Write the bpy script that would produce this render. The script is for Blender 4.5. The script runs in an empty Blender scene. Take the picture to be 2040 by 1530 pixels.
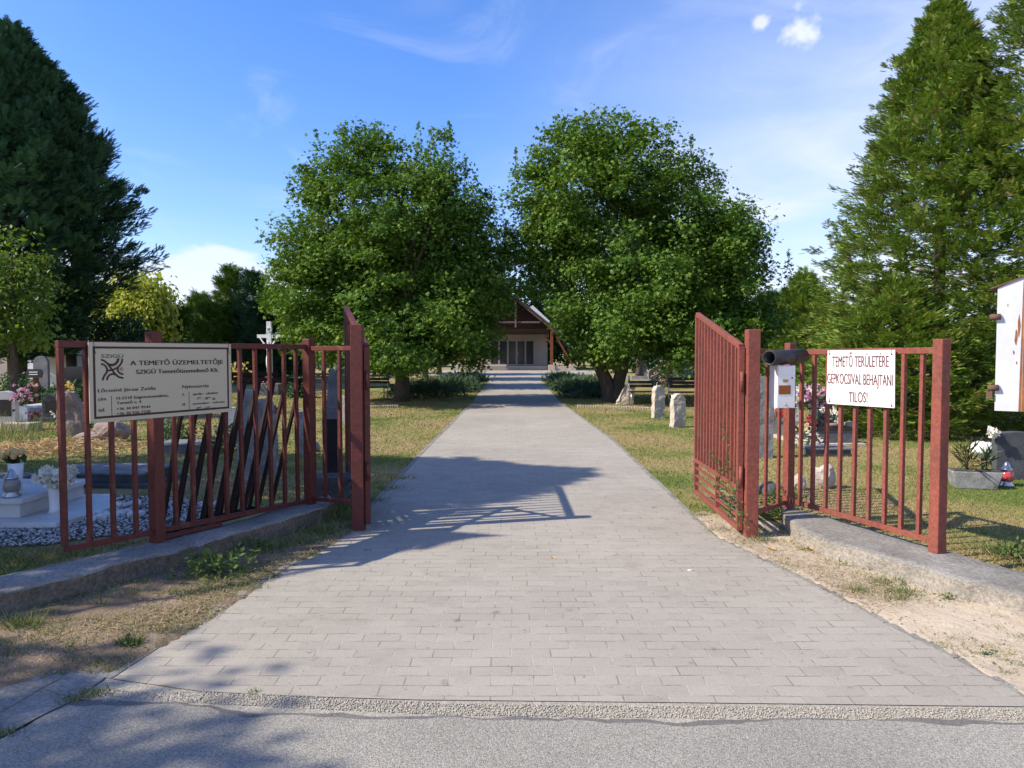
import bpy, math, random
import numpy as np
from mathutils import Vector, Matrix, Quaternion, noise
random.seed(7); rng = np.random.default_rng(7)
R = math.radians
scene = bpy.context.scene
COL = scene.collection

# ---------------------------------------------------------------- camera
F = 1450.0; CX = 1020.0; CY = 765.0; CAMH = 1.56
PITCH = math.atan(60 / F)
cam_d = bpy.data.cameras.new('camera'); cam = bpy.data.objects.new('camera', cam_d); COL.objects.link(cam)
cam_d.sensor_width = 36; cam_d.lens = F / 2040 * 36; cam_d.clip_end = 2000; cam_d.clip_start = 0.05
cam.location = (0, 0, CAMH); cam.rotation_euler = (math.pi / 2 - PITCH, 0, 0)
scene.camera = cam
scene.render.resolution_x = 1024; scene.render.resolution_y = 768

# ---------------------------------------------------------------- light and sky
SUNV = Vector((1.14, 0.29, -1.0)).normalized()
ELEV = math.asin(-SUNV.z); ROT = math.atan2(-SUNV.x, -SUNV.y)
sd = bpy.data.lights.new('sun', 'SUN'); sd.energy = 4.6; sd.angle = R(0.53); sd.color = (1.0, 0.90, 0.74)
so = bpy.data.objects.new('sun', sd); COL.objects.link(so); so.rotation_euler = SUNV.to_track_quat('-Z', 'Y').to_euler()
so.location = (-20, -10, 30)
w = bpy.data.worlds.new("World"); scene.world = w; w.use_nodes = True
nt = w.node_tree; nt.nodes.clear()
def N(t, **k):
    n = nt.nodes.new(t)
    for a, b in k.items(): setattr(n, a, b)
    return n
def L(a, b): nt.links.new(a, b)
out = N('ShaderNodeOutputWorld'); bg = N('ShaderNodeBackground'); bg.inputs[1].default_value = 0.15; L(bg.outputs[0], out.inputs[0])
sky = N('ShaderNodeTexSky'); sky.sky_type = 'NISHITA'; sky.sun_disc = False
sky.sun_elevation = ELEV; sky.sun_rotation = ROT; sky.air_density = 1.0; sky.dust_density = 0.6; sky.ozone_density = 2.0; sky.altitude = 0
hs = N('ShaderNodeHueSaturation'); hs.inputs['Saturation'].default_value = 1.3; hs.inputs['Value'].default_value = 1.0
gm = N('ShaderNodeGamma'); gm.inputs[1].default_value = 1.0
L(sky.outputs[0], hs.inputs['Color']); L(hs.outputs[0], gm.inputs[0])
tc = N('ShaderNodeTexCoord'); sep = N('ShaderNodeSeparateXYZ'); L(tc.outputs['Generated'], sep.inputs[0])
def M(op, a, b=None, clamp=False):
    n = N('ShaderNodeMath', operation=op); n.use_clamp = clamp
    for i, v in enumerate((a, b)):
        if v is None: continue
        if isinstance(v, (int, float)): n.inputs[i].default_value = v
        else: L(v, n.inputs[i])
    return n.outputs[0]
def MR(v, a, b, c=0, d=1, st='SMOOTHSTEP'):
    n = N('ShaderNodeMapRange'); n.interpolation_type = st; L(v, n.inputs['Value'])
    for nm, x in zip(('From Min', 'From Max', 'To Min', 'To Max'), (a, b, c, d)): n.inputs[nm].default_value = x
    return n.outputs['Result']
def NZ(sc, det, mapping=None, rough=0.5, dist=0.0):
    n = N('ShaderNodeTexNoise'); n.inputs['Scale'].default_value = sc; n.inputs['Detail'].default_value = det
    n.inputs['Roughness'].default_value = rough; n.inputs['Distortion'].default_value = dist
    m = N('ShaderNodeMapping'); L(tc.outputs['Generated'], m.inputs[0])
    if mapping:
        m.inputs['Rotation'].default_value = mapping[0]; m.inputs['Scale'].default_value = mapping[1]; m.inputs['Location'].default_value = mapping[2]
    L(m.outputs[0], n.inputs['Vector']); return n.outputs['Fac']
# thin cirrus wisps, denser to the right
cir = M('MULTIPLY', MR(NZ(3.0, 8, ((0, R(25), 0), (0.8, 1.0, 3.2), (3.1, 1.0, 0.4)), 0.55, 0.9), 0.42, 0.74), MR(NZ(1.6, 3, ((0, 0, 0), (1, 1, 2), (7, 2, 1))), 0.4, 0.7))
cir2 = M('MULTIPLY', MR(NZ(4.2, 9, ((0, R(-20), R(15)), (0.9, 1.0, 2.6), (0.7, 5.2, 1.9)), 0.6, 1.2), 0.47, 0.72), MR(NZ(2.1, 3, ((0, 0, 0), (1, 1, 1.6), (2.2, 9, 4))), 0.42, 0.62))
cir = M('MAXIMUM', cir, M('MULTIPLY', cir2, 0.3))
side = MR(sep.outputs[0], -0.12, 0.5)
veil = M('MULTIPLY', M('MULTIPLY', side, MR(sep.outputs[2], 0.62, 0.1)), MR(NZ(2.2, 6, ((0, 0.5, 0), (1, 1, 2.5), (0, 4, 2)), 0.55, 0.5), 0.25, 0.7, 0.35, 1.0))
fac = M('ADD', M('MULTIPLY', cir, 0.62), M('MULTIPLY', veil, 0.95), True)
# low whitish horizon glow is the sky's own; a cumulus bank low in the left
bankn = NZ(9.0, 7, ((0, 0, 0), (1, 1, 1.8), (0.3, 2.2, 0.0)), 0.55)
bank_h = M('ADD', sep.outputs[2], M('MULTIPLY', M('SUBTRACT', bankn, 0.5), -0.11))
slope = M('ADD', bank_h, M('MULTIPLY', sep.outputs[0], 0.12))
bank = M('MULTIPLY', MR(slope, 0.085, 0.07), MR(sep.outputs[0], -0.16, -0.30))
# two small puffs high on the right
def puff(px, py, rad):
    a = (px - CX) / F; b = (CY - py) / F
    d = Vector((a, math.cos(PITCH) + b * math.sin(PITCH), -math.sin(PITCH) + b * math.cos(PITCH))).normalized()
    vd = N('ShaderNodeVectorMath', operation='DISTANCE'); L(tc.outputs['Generated'], vd.inputs[0]); vd.inputs[1].default_value = d
    nn = M('MULTIPLY', M('SUBTRACT', NZ(34, 5), 0.5), rad * 2.6)
    return MR(M('ADD', vd.outputs['Value'], nn), rad, rad * 0.25)
pf = M('ADD', puff(1592, 55, 0.026), puff(1516, 46, 0.013), True)
fac = M('ADD', M('ADD', fac, M('MULTIPLY', bank, 0.72)), M('MULTIPLY', pf, 0.6), True)
mx = N('ShaderNodeMix', data_type='RGBA'); L(fac, mx.inputs['Factor']); L(gm.outputs[0], mx.inputs['A']); mx.inputs['B'].default_value = (4.3, 4.9, 4.6, 1)
tint = N('ShaderNodeMix', data_type='RGBA', blend_type='MULTIPLY'); tint.inputs['Factor'].default_value = 1.0
L(mx.outputs['Result'], tint.inputs['A']); tint.inputs['B'].default_value = (1.0, 0.92, 1.15, 1); L(tint.outputs['Result'], bg.inputs[0])
scene.view_settings.view_transform = 'Standard'; scene.view_settings.look = 'None'
scene.view_settings.exposure = 0.62; scene.view_settings.gamma = 1.0

# ---------------------------------------------------------------- helpers
def ray(px, py):
    a = (px - CX) / F; b = (CY - py) / F
    return Vector((a, math.cos(PITCH) + b * math.sin(PITCH), -math.sin(PITCH) + b * math.cos(PITCH)))
def G(px, py, z=0.0):                      # point of the plane at height z seen at a photo pixel
    d = ray(px, py); t = (z - CAMH) / d.z; return Vector((d.x * t, d.y * t, z))
def W(px, py, Y):                          # point at distance Y seen at a photo pixel
    d = ray(px, py); t = Y / d.y; return Vector((d.x * t, Y, CAMH + d.z * t))
def pm(Y): return Y / F                    # metres per photo pixel

def tag(o, label=None, cat=None, group=None, kind=None):
    if label: o['label'] = label
    if cat: o['category'] = cat
    if group: o['group'] = group
    if kind: o['kind'] = kind
    return o
def thing(name, label, cat, loc=(0, 0, 0), rz=0, group=None):
    o = bpy.data.objects.new(name, None); COL.objects.link(o); o.empty_display_size = 0.1
    o.location = loc; o.rotation_euler = (0, 0, rz); return tag(o, label, cat, group)
def link_mesh(name, me, m, parent=None):
    o = bpy.data.objects.new(name, me); COL.objects.link(o)
    if m: me.materials.append(m)
    if parent is not None: o.parent = parent
    return o
class MB:
    def __init__(s): s.v = []; s.f = []; s.sm = []
    def add(s, vs, fs, smooth=False):
        b = len(s.v); s.v += [tuple(x) for x in vs]
        for f in fs: s.f.append(tuple(b + i for i in f)); s.sm.append(smooth)
    def box(s, x0, x1, y0, y1, z0, z1, T=None):
        vs = [Vector((x, y, z)) for z in (z0, z1) for x, y in ((x0, y0), (x1, y0), (x1, y1), (x0, y1))]
        if T is not None: vs = [T @ q for q in vs]
        s.add(vs, [(3, 2, 1, 0), (4, 5, 6, 7), (0, 1, 5, 4), (1, 2, 6, 5), (2, 3, 7, 6), (3, 0, 4, 7)]); return s
    def bar(s, a, b, w_, h_=None, side=None):
        a = Vector(a); b = Vector(b); h_ = h_ or w_; d = (b - a).normalized()
        if side is None: side = Vector((0, 0, 1)) if abs(d.z) < 0.9 else Vector((1, 0, 0))
        side = Vector(side); u = d.cross(side).normalized(); v = u.cross(d).normalized()
        vs = [p + u * sx * w_ / 2 + v * sy * h_ / 2 for p in (a, b) for sx, sy in ((-1, -1), (1, -1), (1, 1), (-1, 1))]
        s.add(vs, [(3, 2, 1, 0), (4, 5, 6, 7), (0, 1, 5, 4), (1, 2, 6, 5), (2, 3, 7, 6), (3, 0, 4, 7)]); return s
    def tube(s, pts, rad, n=8, cap=True, jit=0.0):
        pts = [Vector(p) for p in pts]; rings = []
        if not isinstance(rad, (list, tuple)): rad = [rad] * len(pts)
        vs = []
        for i, p in enumerate(pts):
            d = (pts[min(i + 1, len(pts) - 1)] - pts[max(i - 1, 0)]).normalized()
            sd_ = Vector((0, 1, 0)) if abs(d.y) < 0.9 else Vector((1, 0, 0))
            u = d.cross(sd_).normalized(); v = d.cross(u).normalized()
            for k in range(n):
                a = 2 * math.pi * k / n; r = rad[i] * (1 + random.uniform(-jit, jit))
                vs.append(p + (u * math.cos(a) + v * math.sin(a)) * r)
        fs = []
        for i in range(len(pts) - 1):
            for k in range(n):
                k2 = (k + 1) % n; fs.append((i * n + k, (i + 1) * n + k, (i + 1) * n + k2, i * n + k2))
        if cap: fs.append(tuple(range(n))); fs.append(tuple((len(pts) - 1) * n + k for k in reversed(range(n))))
        s.add(vs, fs, True); return s
    def lathe(s, prof, n=16, c=(0, 0, 0), sy=1.0):
        vs = []; c = Vector(c)
        for r, z in prof:
            for k in range(n):
                a = 2 * math.pi * k / n; vs.append(c + Vector((r * math.cos(a), r * math.sin(a) * sy, z)))
        fs = []
        for i in range(len(prof) - 1):
            for k in range(n):
                k2 = (k + 1) % n; fs.append((i * n + k, i * n + k2, (i + 1) * n + k2, (i + 1) * n + k))
        fs.append(tuple(reversed(range(n)))); fs.append(tuple((len(prof) - 1) * n + k for k in range(n)))
        s.add(vs, fs, True); return s
    def prism(s, poly, y0, y1, T=None):    # outline in xz, extruded along y
        n = len(poly)
        vs = [Vector((x, y, z)) for y in (y0, y1) for x, z in poly]
        if T is not None: vs = [T @ q for q in vs]
        fs = [tuple(range(n)), tuple(reversed(range(n, 2 * n)))]
        for i in range(n): j = (i + 1) % n; fs.append((i, n + i, n + j, j))
        s.add(vs, fs); return s
    def blob(s, c, r, sub=2, amp=0.2, sc=2.0, seed=0, flat=None):
        import bmesh
        bm = bmesh.new(); bmesh.ops.create_icosphere(bm, subdivisions=sub, radius=1)
        vs = []
        for v in bm.verts:
            q = v.co.copy(); k = 1 + amp * (noise.noise(q * sc + Vector((seed * 3.7, seed, 0))) + 0.5 * noise.noise(q * sc * 2.7 + Vector((seed, 0, 9))))
            q = q * k; z = q.z * r[2]
            if flat is not None: z = max(z, flat * r[2])
            vs.append(Vector((c[0] + q.x * r[0], c[1] + q.y * r[1], c[2] + z)))
        fs = [tuple(v.index for v in f.verts) for f in bm.faces]; bm.free(); s.add(vs, fs, True); return s
    def rough(s, amp, sc, seed=0):
        s.v = [tuple(Vector(v) + noise.noise_vector(Vector(v) * sc + Vector((seed, 0, 0))) * amp) for v in s.v]; return s
    def build(s, name, m, parent=None, bevel=0.0, world=True, smooth=None):
        me = bpy.data.meshes.new(name)
        vs = s.v
        if parent is not None and world:
            inv = (Matrix.Translation(parent.location) @ parent.rotation_euler.to_matrix().to_4x4()).inverted()
            vs = [tuple(inv @ Vector(v)) for v in vs]
        me.from_pydata(vs, [], s.f); me.update()
        me.polygons.foreach_set('use_smooth', [bool(x) if smooth is None else smooth for x in s.sm])
        o = link_mesh(name, me, m, parent)
        if bevel:
            b = o.modifiers.new('bevel', 'BEVEL'); b.width = bevel; b.segments = 2; b.limit_method = 'ANGLE'; b.angle_limit = R(40)
        return o
def parentloc(o, pt): pass
def subdiv_box(w_, d_, h_, n=8, top=None):
    """stone block with many faces; top(x,z)->scale for tapering; origin at its base centre"""
    m = MB(); nx = max(2, int(w_ / 0.05)); nz = max(3, int(h_ / 0.05)); ny = max(2, int(d_ / 0.05))
    def grid(f, a, b):
        vs = [f(i / a, j / b) for j in range(b + 1) for i in range(a + 1)]
        fs = [(j * (a + 1) + i, j * (a + 1) + i + 1, (j + 1) * (a + 1) + i + 1, (j + 1) * (a + 1) + i) for j in range(b) for i in range(a)]
        m.add(vs, fs, False)
    grid(lambda u, v: Vector(((u - .5) * w_, -d_ / 2, v * h_)), nx, nz)
    grid(lambda u, v: Vector(((.5 - u) * w_, d_ / 2, v * h_)), nx, nz)
    grid(lambda u, v: Vector((w_ / 2, (u - .5) * d_, v * h_)), ny, nz)
    grid(lambda u, v: Vector((-w_ / 2, (.5 - u) * d_, v * h_)), ny, nz)
    grid(lambda u, v: Vector(((u - .5) * w_, (v - .5) * d_, h_)), nx, ny)
    return m

# ---------------------------------------------------------------- materials
def mat(name, c1, c2=None, scale=8, rough=0.7, bump=0.0, bscale=None, spec=0.3, c3=None, speck=0.0, sscale=120, metallic=0.0, ramp=(0.35, 0.65), detail=6, stretch=None, rnd=False, transl=0.0, emis=None):
    m = bpy.data.materials.new(name); m.use_nodes = True; t = m.node_tree; t.nodes.clear()
    o = t.nodes.new('ShaderNodeOutputMaterial'); b = t.nodes.new('ShaderNodeBsdfPrincipled'); t.links.new(b.outputs[0], o.inputs[0])
    b.inputs['Roughness'].default_value = rough; b.inputs['Metallic'].default_value = metallic
    b.inputs['Specular IOR Level'].default_value = spec
    tcx = t.nodes.new('ShaderNodeTexCoord'); vec = tcx.outputs['Object']
    if stretch:
        mp = t.nodes.new('ShaderNodeMapping'); mp.inputs['Scale'].default_value = stretch; t.links.new(vec, mp.inputs[0]); vec = mp.outputs[0]
    def nz(sc, det, r=0.55):
        n = t.nodes.new('ShaderNodeTexNoise'); n.inputs['Scale'].default_value = sc; n.inputs['Detail'].default_value = det
        n.inputs['Roughness'].default_value = r; t.links.new(vec, n.inputs['Vector']); return n.outputs['Fac']
    col = None
    if c2 is None: c2 = tuple(x * 0.82 for x in c1)
    rp = t.nodes.new('ShaderNodeValToRGB'); rp.color_ramp.elements[0].position = ramp[0]; rp.color_ramp.elements[1].position = ramp[1]
    rp.color_ramp.elements[0].color = (*c1, 1); rp.color_ramp.elements[1].color = (*c2, 1)
    if rnd:
        at = t.nodes.new('ShaderNodeAttribute'); at.attribute_name = 'rnd'; src = at.outputs['Fac']
    else: src = nz(scale, detail)
    t.links.new(src, rp.inputs[0]); col = rp.outputs[0]
    if c3 is not None:
        e = rp.color_ramp.elements.new(0.97 if rnd else min(0.95, ramp[1] + 0.12)); e.color = (*c3, 1)
    if speck:
        n2 = nz(sscale, 2, 0.7); mr = t.nodes.new('ShaderNodeMapRange'); t.links.new(n2, mr.inputs[0])
        mr.inputs[1].default_value = 0.3; mr.inputs[2].default_value = 0.7; mr.inputs[3].default_value = 1 - speck; mr.inputs[4].default_value = 1 + speck
        mm = t.nodes.new('ShaderNodeMix'); mm.data_type = 'RGBA'; mm.blend_type = 'MULTIPLY'; mm.inputs[0].default_value = 1
        t.links.new(col, mm.inputs['A']); t.links.new(mr.outputs[0], mm.inputs['B']); col = mm.outputs['Result']
    t.links.new(col, b.inputs['Base Color'])
    if bump:
        bp = t.nodes.new('ShaderNodeBump'); bp.inputs['Strength'].default_value = 1.0; bp.inputs['Distance'].default_value = bump
        t.links.new(nz(bscale or scale * 3, 8, 0.6), bp.inputs['Height']); t.links.new(bp.outputs[0], b.inputs['Normal'])
    if transl:
        tr = t.nodes.new('ShaderNodeBsdfTranslucent'); ms = t.nodes.new('ShaderNodeMixShader'); ms.inputs[0].default_value = transl
        hv = t.nodes.new('ShaderNodeHueSaturation'); hv.inputs['Saturation'].default_value = 1.1; hv.inputs['Value'].default_value = 1.5; hv.inputs['Hue'].default_value = 0.49
        t.links.new(col, hv.inputs['Color']); t.links.new(hv.outputs[0], tr.inputs[0])
        t.links.new(b.outputs[0], ms.inputs[1]); t.links.new(tr.outputs[0], ms.inputs[2]); t.links.new(ms.outputs[0], o.inputs[0])
    m.diffuse_color = (*c1, 1)
    return m

RED = mat('shaded_red_paint', (0.125, 0.032, 0.024), (0.10, 0.028, 0.022), 4, 0.55, 0.002, 60, 0.3, c3=(0.20, 0.075, 0.04), speck=0.22, sscale=28, ramp=(.38, .6))  # left fence and gate: tree shade put into the red as a darker tone
REDW_SUN = mat('sunlit_worn_red_paint', (0.25, 0.074, 0.052), (0.20, 0.063, 0.047), 3, 0.62, 0.002, 50, 0.25, c3=(0.20, 0.10, 0.055), speck=0.22, sscale=34, ramp=(.38, .6))  # right fence and gate: sunlight put into the worn red as a lighter tone
RUSTBAR = mat('dark_rusty_bar', (0.018, 0.012, 0.011), (0.03, 0.016, 0.013), 10, 0.8, 0.001)
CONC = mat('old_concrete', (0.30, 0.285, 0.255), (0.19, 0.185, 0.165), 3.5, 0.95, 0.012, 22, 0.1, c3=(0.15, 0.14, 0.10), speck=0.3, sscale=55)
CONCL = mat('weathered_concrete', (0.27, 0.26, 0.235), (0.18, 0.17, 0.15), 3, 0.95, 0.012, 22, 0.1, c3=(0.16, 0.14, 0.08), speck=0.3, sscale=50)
ASPH = mat('asphalt', (0.345, 0.328, 0.28), (0.29, 0.276, 0.237), 1.2, 0.95, 0.008, 150, 0.15, speck=0.42, sscale=115)
ASPHD = mat('asphalt_edge_dark', (0.19, 0.18, 0.165), (0.15, 0.14, 0.13), 6, 0.95, 0.006, 150, 0.15, speck=0.35, sscale=140)
AGGR = mat('gravel_strip', (0.40, 0.37, 0.305), (0.35, 0.325, 0.27), 5, 0.95, 0.008, 110, 0.1, speck=0.35, sscale=85)
DIRT = mat('dirt', (0.25, 0.19, 0.13), (0.18, 0.135, 0.092), 2.2, 1.0, 0.02, 14, 0.05, c3=(0.32, 0.27, 0.2), speck=0.25, sscale=60)
SAND = mat('sandy_dirt', (0.50, 0.42, 0.315), (0.42, 0.35, 0.255), 1.6, 1.0, 0.02, 9, 0.05, c3=(0.30, 0.235, 0.155), speck=0.14, sscale=60)
BARK = mat('bark', (0.15, 0.12, 0.095), (0.075, 0.06, 0.048), 9, 0.95, 0.03, 14, 0.1, stretch=(3, 3, 0.6), speck=0.2, sscale=40)
LIME = mat('limestone', (0.52, 0.46, 0.38), (0.40, 0.35, 0.29), 7, 0.95, 0.012, 30, 0.1, c3=(0.2, 0.18, 0.16), speck=0.18, sscale=50)
WSTONE = mat('weathered_stone', (0.30, 0.30, 0.29), (0.17, 0.17, 0.16), 9, 0.9, 0.006, 40, 0.2, c3=(0.06, 0.06, 0.06), speck=0.2, sscale=60)
MARBLE = mat('white_marble', (0.62, 0.62, 0.60), (0.5, 0.5, 0.49), 4, 0.4, 0.001, 40, 0.4)
GREYST = mat('grey_stone', (0.2, 0.2, 0.2), (0.13, 0.135, 0.14), 6, 0.8, 0.004, 40, 0.2, speck=0.2, sscale=90)
DGREY = mat('dark_stone', (0.09, 0.095, 0.10), (0.06, 0.065, 0.07), 6, 0.7, 0.003, 40, 0.3, speck=0.2, sscale=90)
BLACK = mat('black_granite', (0.02, 0.021, 0.023), (0.03, 0.03, 0.032), 20, 0.2, 0.0, spec=0.5)
PINKST = mat('pinkish_boulder', (0.32, 0.25, 0.22), (0.22, 0.17, 0.15), 5, 0.9, 0.02, 12, 0.1, c3=(0.12, 0.1, 0.09), speck=0.2, sscale=50)
WHITE = mat('white_paint', (0.78, 0.78, 0.76), (0.72, 0.72, 0.70), 3, 0.45, 0.0, spec=0.35)
WMETAL = mat('grey_white_metal', (0.56, 0.585, 0.61), (0.50, 0.52, 0.55), 2, 0.4, 0.0, spec=0.4, speck=0.04, sscale=20)
RUST = mat('rust', (0.30, 0.13, 0.055), (0.18, 0.075, 0.04), 12, 0.9, 0.003, 60, 0.1, c3=(0.42, 0.25, 0.14))
RUSTD = mat('dark_rust', (0.16, 0.085, 0.065), (0.10, 0.055, 0.045), 14, 0.85, 0.002)
CREAM = mat('cream_board', (0.53, 0.47, 0.335), (0.50, 0.445, 0.315), 1.5, 0.5)
BROWNT = mat('brown_print', (0.055, 0.025, 0.02), (0.05, 0.022, 0.018), 2, 0.5)
INK = mat('dark_print', (0.02, 0.018, 0.02), None, 2, 0.5)
MAROON = mat('maroon_print', (0.10, 0.025, 0.045), (0.16, 0.06, 0.08), 30, 0.6)
BPIPE = mat('black_pipe', (0.022, 0.022, 0.026), (0.035, 0.035, 0.04), 9, 0.5, 0.002, 30, 0.4)
BROWNP = mat('brown_panel', (0.26, 0.085, 0.02), (0.22, 0.07, 0.018), 6, 0.45)
BRASS = mat('brass_plate', (0.42, 0.32, 0.13), None, 8, 0.35, metallic=0.4)
STEEL = mat('steel', (0.45, 0.46, 0.48), None, 8, 0.3, metallic=0.8)
WOODR = mat('red_brown_timber', (0.22, 0.062, 0.025), (0.15, 0.042, 0.02), 4, 0.6, 0.002, 20, stretch=(6, 6, 0.7))
WOODG = mat('grey_timber', (0.17, 0.115, 0.08), (0.11, 0.075, 0.055), 4, 0.8, 0.003, 20)
WOODD = mat('dark_boards', (0.045, 0.02, 0.015), (0.03, 0.014, 0.011), 4, 0.8)
PLAST = mat('beige_render', (0.42, 0.36, 0.30), (0.38, 0.325, 0.27), 1.5, 0.9, 0.003, 30)
ROOFM = mat('roof_tile', (0.08, 0.06, 0.055), (0.05, 0.04, 0.038), 5, 0.8, 0.02, 12)
GLASS = mat('dark_glass', (0.022, 0.025, 0.032), (0.03, 0.033, 0.04), 1, 0.12, spec=0.6)
FRAMEW = mat('door_frame_paint', (0.36, 0.33, 0.31), None, 2, 0.5)
PINK = mat('pink_petal', (0.65, 0.3, 0.42), (0.7, 0.5, 0.62), 30, 0.8, rnd=True, transl=0.2)
WPET = mat('white_petal', (0.8, 0.78, 0.7), (0.72, 0.66, 0.52), 30, 0.8, rnd=True, transl=0.2)
YPET = mat('yellow_petal', (0.72, 0.55, 0.12), (0.75, 0.68, 0.4), 30, 0.8, rnd=True, transl=0.2)
RPET = mat('red_petal', (0.5, 0.04, 0.04), (0.55, 0.12, 0.15), 30, 0.8, rnd=True, transl=0.2)
TULIP = mat('tulip_petal', (0.68, 0.46, 0.2), (0.6, 0.38, 0.14), 12, 0.6)
LEAFD = mat('dark_leaf', (0.03, 0.07, 0.025), (0.05, 0.1, 0.03), 20, 0.6)
REDGL = mat('red_lantern_glass', (0.45, 0.03, 0.04), (0.5, 0.12, 0.12), 20, 0.15, spec=0.6)
CLGL = mat('smoky_lantern_glass', (0.2, 0.18, 0.17), (0.3, 0.28, 0.26), 30, 0.2, spec=0.6)
STRAW = mat('straw', (0.42, 0.29, 0.13), (0.55, 0.42, 0.22), 30, 0.9, rnd=True)
PEB = mat('pebble', (0.10, 0.10, 0.095), (0.55, 0.54, 0.5), 30, 0.8, rnd=True, ramp=(0.2, 0.9))
SOIL = mat('dark_soil', (0.06, 0.055, 0.045), (0.10, 0.09, 0.07), 9, 1, 0.02, 25)
MAPLE = mat('maple_leaf', (0.048, 0.115, 0.014), (0.12, 0.21, 0.026), 5, 0.6, spec=0.2, rnd=True, ramp=(0.0, 0.8), c3=(0.17, 0.24, 0.035), transl=0.2)
YGREEN = mat('yellow_green_leaf', (0.07, 0.14, 0.018), (0.14, 0.22, 0.028), 5, 0.5, spec=0.4, rnd=True, ramp=(0, 0.8), transl=0.3)
WILLOW = mat('willow_leaf', (0.24, 0.30, 0.03), (0.40, 0.43, 0.06), 5, 0.6, rnd=True, ramp=(0, 0.8), transl=0.3)
DEEP = mat('deep_green_leaf', (0.02, 0.06, 0.02), (0.045, 0.11, 0.03), 5, 0.55, rnd=True, ramp=(0, 0.9), transl=0.18)
THUJA = mat('thuja_spray', (0.065, 0.145, 0.02), (0.215, 0.31, 0.045), 5, 0.6, rnd=True, ramp=(0.0, 0.72), c3=(0.2, 0.12, 0.06), transl=0.15)
CYPR = mat('cypress_spray', (0.022, 0.065, 0.032), (0.05, 0.125, 0.05), 5, 0.65, rnd=True, ramp=(0, 0.9), transl=0.06)
HEDGEM = mat('conifer_green', (0.04, 0.10, 0.014), (0.12, 0.21, 0.025), 5, 0.6, rnd=True, ramp=(0, 0.9), transl=0.12)
JUNI = mat('juniper_green', (0.032, 0.068, 0.030), (0.075, 0.135, 0.06), 5, 0.6, rnd=True, ramp=(0, 0.9), transl=0.08)
BGREEN = mat('background_leaf', (0.03, 0.07, 0.02), (0.075, 0.13, 0.03), 5, 0.6, rnd=True, ramp=(0, 0.9), transl=0.15)

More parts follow.
